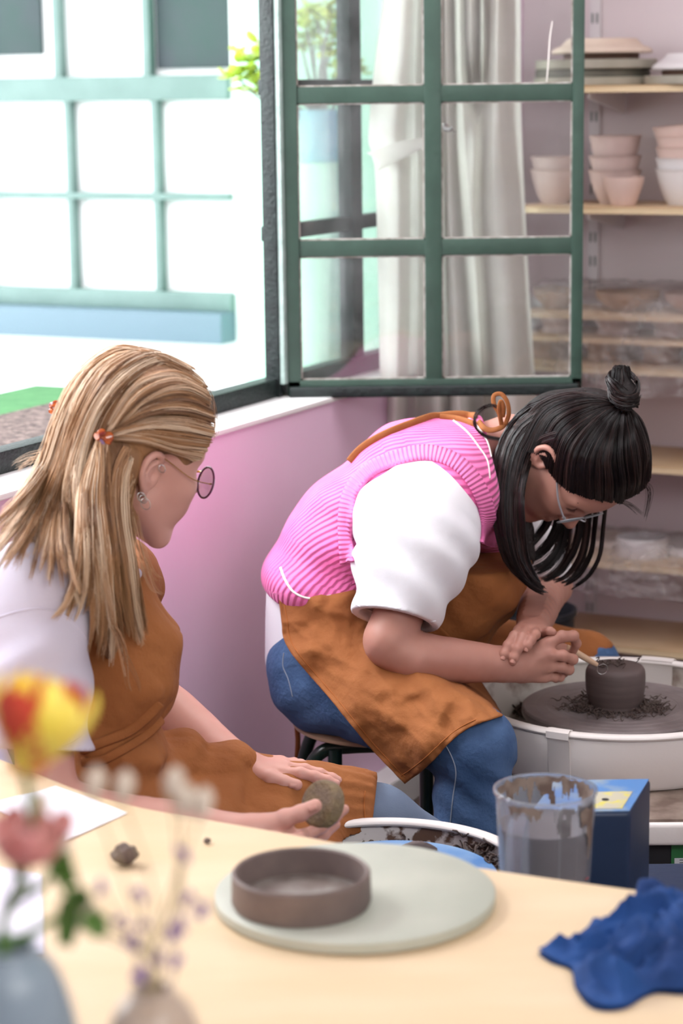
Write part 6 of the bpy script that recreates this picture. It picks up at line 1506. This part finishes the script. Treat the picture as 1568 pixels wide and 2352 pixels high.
def tf1(P):
    q = P - np.array(K['shR']); s_ = q @ np.array(ad1)
    return .0045 * np.sin(s_ * 62 + q[:, 0] * 30 + 1.5 * np.sin(q[:, 1] * 25)) * np.clip(s_ / .1, 0, 1) + .003 * fnoise(P, 28, 31)
F_.disp(tf1); F_.plane(hem1, ad1 + V(-.14, 0, .05), .002); F_.chain([hem1 - ad1 * .05, hem1 + ad1 * .03], [.050, .056], k=.004, op='s')
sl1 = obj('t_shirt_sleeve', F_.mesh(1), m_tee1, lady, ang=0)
seam('hem_stitch', [(60, 1742), (110, 1728), (160, 1708), (192, 1686)], bvh_of([sl1]), .0011, m_tee1, sl1, .0006)
seam('shoulder_seam', [(-10, 1420), (60, 1400), (120, 1402), (170, 1430), (205, 1480)], bvh_of([sl1, tee]), .0012, m_tee1, sl1, .0004)
F_ = Field(np.array(A(200, 1460, 3.45)) - .05, np.array(A(360, 1270, 3.70)) + .05, .005); F_.chain([K['shL'] + V(-.03, -.02, 0), K['shL'].lerp(K['elL'], .55)], [.072, .058], k=.02)
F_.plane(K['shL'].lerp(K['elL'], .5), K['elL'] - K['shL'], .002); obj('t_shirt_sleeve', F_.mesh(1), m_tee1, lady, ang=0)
# ---- apron
F_ = Field(K['pel'] - V(.34, .36, .12), (K['knL'].x + .05, 3.78, K['nb'].z + .02), .0055)
Fm = F_; F_ = Field(K['pel'] - V(.34, .36, .12), (K['knL'].x + .05, 3.78, K['nb'].z + .02), .0055); torso1(F_, .021); F_.plane(K['chest'] - fw1 * .085, -fw1 * 1.0 + V(0, 0, 0), .006)
F_.plane(K['up'] + fw1 * .10 + V(0, 0, .05), V(-.30, -.1, 1), .006); Db = F_.D; F_ = Fm; F_.cap(K['pel'] + fw1 * .02, K['waist'] + fw1 * .01, .138, .118, .03, flat=lt1, fs=1.22)
F_.plane(K['waist'] + V(0, 0, .02), V(0, 0, 1), .004); F_.D = _sm(F_.D, Db, .012)
F_.chain([K['hipL'], K['hipL'].lerp(K['knL'], .5), K['knL'] + V(-.0, 0, 0)], [.108, .097, .079], k=.05, n=8)
F_.chain([K['hipR'], K['hipR'].lerp(K['knR'], .5), K['knR']], [.100, .088, .072], k=.05, n=8)
F_.cap(K['hipR'].lerp(K['hipL'], .5), K['knR'].lerp(K['knL'], .5), .08, .05, k=.05)
F_.cap(K['hipL'] + V(.02, -.04, .05), A(420, 1830, 3.40), .05, .025, k=.04)
wz = K['waist']
def af1(P):
    lap = np.clip((P[:, 0] - K['pel'].x - .12) / .08, 0, 1); q = P - np.array(wz); t = P[:, 0]; y = P[:, 1]
    hem = np.clip((P[:, 0] - K['knL'].x + .10) / .08, 0, 1)
    f1 = .0075 * np.sin(P[:, 2] * 60 + t * -22 + 2.5 * np.sin(t * 14 + y * 9)) * lap * (1 - .8 * hem)
    f2 = .0060 * np.sin(P[:, 2] * 95 + P[:, 0] * 45 + 1.0) * np.exp(-(q[:, 2] / .045) ** 2)
    ang_ = np.arctan2(P[:, 2] - K['knL'].z, P[:, 1] - K['knL'].y); f3 = .0030 * np.sin(ang_ * 26) * hem
    return f1 * .8 + f2 + f3 + (.009 * ridged(P * np.array([.6, 1, 1.3]), 17, 41) + .004 * ridged(P, 42, 42)) * (.25 + .75 * lap) * (1 - .6 * hem) + .0045 * fnoise(P, 20, 33) + .0018 * fnoise(P, 60, 35)
F_.disp(af1)
a = at(857, 1870, 3.5); F_.plane(a, V(1, -.05, -.12), .003)
F_.plane(K['up'] + V(0, 0, .035), V(-.25, 0, 1), .004)
ap1 = obj('apron', F_.mesh(2), m_apron, lady, ang=0); bva1 = bvh_of([ap1])
seam('waist_tie', [(188, 1722), (235, 1706), (290, 1680), (335, 1645), (364, 1612)], bva1, .0085, m_apron, ap1, .003, flat=.35, n=60)
seam('waist_tie', [(190, 1752), (240, 1742), (300, 1712), (340, 1680), (368, 1650)], bva1, .0075, m_apron, ap1, .003, flat=.35, n=60)
seam('hem_seam', [(838, 1818), (836, 1850), (838, 1880), (842, 1900)], bva1, .0015, m_thread2, ap1, .0006)
b = MB(); b.tube(bez([K['up'] + fw1 * .06 + lt1 * .075 + V(0, 0, .06), W1p(-.02, .05, -.10), W1p(-.05, .0, -.10)], 16), .009, 8, flat=.35); obj('neck_strap', b, m_apron, ap1, ang=0)
# ---- hair
hm = []; s = H1S
F_ = Field(np.array(C1) - .20, np.array(C1) + .20, .0045)
F_.ell(W1p(-.010, 0, .058), (.111 * s, .090 * s, .094 * s), RT1, k=.0)
F_.plane(W1p(.088, 0, .060), R1 @ Vector((1, 0, -.50)), .010)
F_.ell(W1p(-.060, 0, -.005), (.062 * s, .076 * s, .085 * s), RT1, k=.02)
F_.ell(W1p(.016, -.096, -.004), (.052, .036, .056), RT1, k=.010, op='s'); F_.ell(W1p(.02, .092, -.002), (.046, .030, .046), RT1, k=.010, op='s')
F_.ell(W1p(.06, -.06, -.05), (.055, .06, .065), RT1, k=.01, op='s')
hm.append(F_.mesh(2))
F_ = Field(np.array(A(-20, 1560, 3.05)) - .03, np.array(A(330, 900, 3.5)) + .05, .0055)
F_.chain([W1p(-.075, 0, .03), A(160, 1080, 3.33), A(130, 1180, 3.29), A(95, 1270, 3.24), A(70, 1320, 3.2)], [.060, .052, .045, .026, .008], k=.03, n=12)
F_.chain([W1p(-.05, -.05, .01), A(232, 1130, 3.24), A(222, 1240, 3.20), A(238, 1350, 3.19), A(252, 1450, 3.19), A(252, 1510, 3.19)], [.045, .036, .034, .028, .018, .006], k=.03, n=14)
F_.chain([W1p(-.04, -.03, -.05), A(275, 1180, 3.28), A(272, 1290, 3.25), A(268, 1400, 3.24)], [.040, .026, .022, .010], k=.03, n=10)
hm.append(F_.mesh(2))
ctr_ = (300, 960)
hair1 = obj('hair', joined(hm), m_blondsh, lady, ang=0); bvh1 = bvh_of([hair1, tee, sl1])
def g1(pts, fY=3.2, off=.005): return guide(pts, bvh1, off, fY)
CL = (243, 1002)
P_ = []
swept = [[(440, 1056), (385, 1030), (320, 1012), CL], [(466, 1032), (400, 1024), (325, 1004), CL], [(478, 1000), (410, 985), (330, 980), CL], [(484, 968), (415, 948), (330, 955), CL], [(482, 935), (415, 912), (330, 930), CL], [(474, 905), (400, 880), (315, 910), CL], [(455, 880), (385, 858), (300, 890), CL]]
P_.append(strands([g1(g) for g in swept], 2300, 1, .00075, .0032, 41, 14, taper=.2))
fall = [[(470, 895), (380, 835), (290, 880), (225, 960), (195, 1060), (190, 1160), (222, 1290, 3.14), (240, 1400, 3.14), (250, 1500, 3.15)],
        [(440, 862), (350, 825), (265, 870), (205, 960), (170, 1070), (150, 1170), (160, 1280, 3.10), (190, 1360, 3.10)],
        [(400, 835), (320, 815), (240, 860), (180, 960), (150, 1060), (110, 1160), (70, 1250), (30, 1330, 3.06)],
        [(345, 815), (285, 812), (210, 865), (155, 965), (128, 1060), (85, 1150), (35, 1225, 3.12), (-25, 1290, 3.08)],
        [(300, 810), (250, 815), (180, 885), (135, 980), (108, 1060), (60, 1130, 3.22), (10, 1190, 3.18), (-45, 1235, 3.15)]]
P_.append(strands([g1(g, 3.25) for g in fall], 4600, 1, .00080, .0060, 43, 20, taper=.2, wave=.0036, close=.3))
CB = (236, 1014)
below = [[CB, (218, 1060), (196, 1130), (182, 1220, 3.12), (170, 1300, 3.10), (140, 1370, 3.09), (95, 1410, 3.07)],
         [CB, (224, 1070), (206, 1150), (204, 1240, 3.12), (214, 1330, 3.12), (225, 1420, 3.13), (215, 1505, 3.14)],
         [CB, (232, 1080), (222, 1160), (232, 1250, 3.13), (238, 1340, 3.13), (250, 1430, 3.14), (240, 1530, 3.15)],
         [CB, (242, 1080), (240, 1160), (258, 1250, 3.14), (262, 1340, 3.14), (272, 1430, 3.15), (285, 1510, 3.16)]]
P_.append(strands([g1(g, 3.16, .008) for g in below], 2800, 1, .00080, .0052, 45, 20, taper=.2, wave=.0040, close=.3))
under = [[(285, 1030), (262, 1080), (252, 1170), (268, 1280, 3.17), (280, 1380, 3.17), (290, 1470, 3.17)], [(292, 1060), (275, 1110), (272, 1200), (290, 1300, 3.18), (300, 1400, 3.19), (325, 1500, 3.2)], [(298, 1130), (290, 1190), (306, 1290, 3.2), (320, 1380, 3.22), (330, 1440, 3.22)]]
P_.append(strands([g1(g, 3.2, .003) for g in under], 1300, 1, .00075, .0050, 47, 18, taper=.2, wave=.002))
for i, g in enumerate(([(300, 1180), (320, 1260, 3.22), (345, 1320, 3.22), (372, 1345, 3.22)], [(130, 960), (100, 1040, 3.3), (60, 1060, 3.28), (20, 1090, 3.25)], [(250, 1400, 3.14), (290, 1480, 3.14), (320, 1580, 3.14)], [(90, 1160), (20, 1250, 3.1), (-30, 1310, 3.08)], [(120, 1060), (50, 1150, 3.2), (0, 1180, 3.2)], [(475, 900), (490, 960, 3.42), (478, 1010, 3.42)])):
    P_.append(strands([g1(g)], 22, 1, .0004, .008, 80 + i, 12, wave=.004))
obj_np('hair_strands', P_, m_blond, hair1)
# claw clips
m_amber = mat('amber_plastic', hexc(190, 92, 28), .2, hexc(116, 30, 24), 60, coat=.6, lo=.45, hi=.6); m_violet = mat('violet_plastic', hexc(150, 120, 160), .15, coat=.6)
def claw(px, py, Y, label, ang0, sc=1.0):
    c = at(px, py, Y); cl_ = bpy.data.objects.new('hair_clip', None); COL.objects.link(cl_); cl_.parent = hair1; cl_.location = (0, 0, 0); n_ = V(-.2, -.95, .2).normalized(); ax = V(math.cos(ang0), 0, math.sin(ang0)); up_ = n_.cross(ax)
    for k, (da, m_) in enumerate(((.4, m_amber), (1.2, m_amber), (2.6, m_amber), (3.6, m_amber), (5.0, m_violet))):
        d = ax * math.cos(da) + up_ * math.sin(da); q = c + d * .0095 * sc + n_ * .002; b = MB(); b.lathe([(0, -.003), (.0060 * sc, -.0018), (.0072 * sc, 0), (.0058 * sc, .0022), (0, .003)], q, n_ + d * .5, n=16, wob=.12, seed=k); obj('clip_petal', b, m_, cl_)
    b = MB(); b.lathe([(0, -.002), (.003 * sc, 0), (0, .004)], c + n_ * .004, n_, n=12); obj('clip_stud', b, m_amber, cl_)
    b = MB(); b.tube(bez([c - ax * .014 * sc, c + n_ * .003, c + ax * .014 * sc], 10), .0028 * sc, 8); obj('clip_bar', b, m_amber, cl_)
pc, _n = hit(bvh1, 238, 1006, .006, 3.26); claw(238, 1006, pc.y - .006, '', -.75, .95)
claw(128, 938, 3.40, '', 1.2, .8)
face_bits(T1, H1S, lady, m_blondsh, 9)
m_plum = mat('plum_acetate', hexc(88, 34, 66), .2, coat=.5); m_gold = mat('gold_wire', hexc(214, 170, 96), .25, metal=1.0)
glasses(lady, T1, H1S, m_plum, m_gold, r=.0016, rt=.0008, hx=.108, dz=-.006)
# earrings
for i, (p, r_) in enumerate((((-.012, -.082, -.030), .0062), ((-.016, -.0825, -.027), .0072), ((-.006, -.081, -.035), .0085), ((.004, -.080, .018), .0058))):
    c = W1p(*p); fwd = Vector(R1 @ Vector((1, 0, 0))); u_ = V(0, 0, 1); b = MB(); b.tube([c + fwd * (r_ * math.cos(a)) + u_ * (r_ * math.sin(a) - r_ * .6) + V(-.001, -.004, 0) for a in np.linspace(0, 6.283, 25)[:-1]], .0007, 6, closed=True); obj('hoop_earring', b, m_steel, lady)
# sponge
m_sponge = mat('brown_grey_sponge', hexc(128, 112, 96), .95, hexc(146, 128, 92), 26, bump=.5, bscale=160)
R_ = .0355; th = .0125; pr = [(0, -th), (R_ * .7, -th), (R_ * .90, -th * .93), (R_ * .99, -th * .55), (R_, 0), (R_ * .99, th * .55), (R_ * .90, th * .93), (R_ * .7, th), (0, th)]
b = MB(); b.lathe([(float(a), float(z_)) if 0 < i < 39 else (0, float(z_)) for i, (a, z_) in enumerate(crom([(a, z_, 0) for a, z_ in pr], 40)[:, :2])], SPC, SPA, n=64, wob=.01)
tag(obj('sponge', b, m_sponge), 'round brown grey sponge held over the near wheel', 'sponge')
# her low stool, mostly behind the table
b = MB(); sx, sy = K['pel'].x + .02, 3.34; stl1 = thing('stool', V(sx, sy, 0), 'white topped stool under the blond woman behind the table', 'stool')
zs = K['pel'].z - .155
b.lathe([(0, 0), (.16, 0), (.165, .004), (.165, .014), (.16, .018), (0, .018)], V(sx, sy, zs), n=48); obj('seat', b, m_white, stl1)
for a in (.8, 2.4, 3.9, 5.5):
    b = MB(); b.tube([V(sx + .12 * math.cos(a), sy + .12 * math.sin(a), zs), V(sx + .17 * math.cos(a), sy + .17 * math.sin(a), 0)], .012, 10); obj('leg', b, m_tube, stl1)
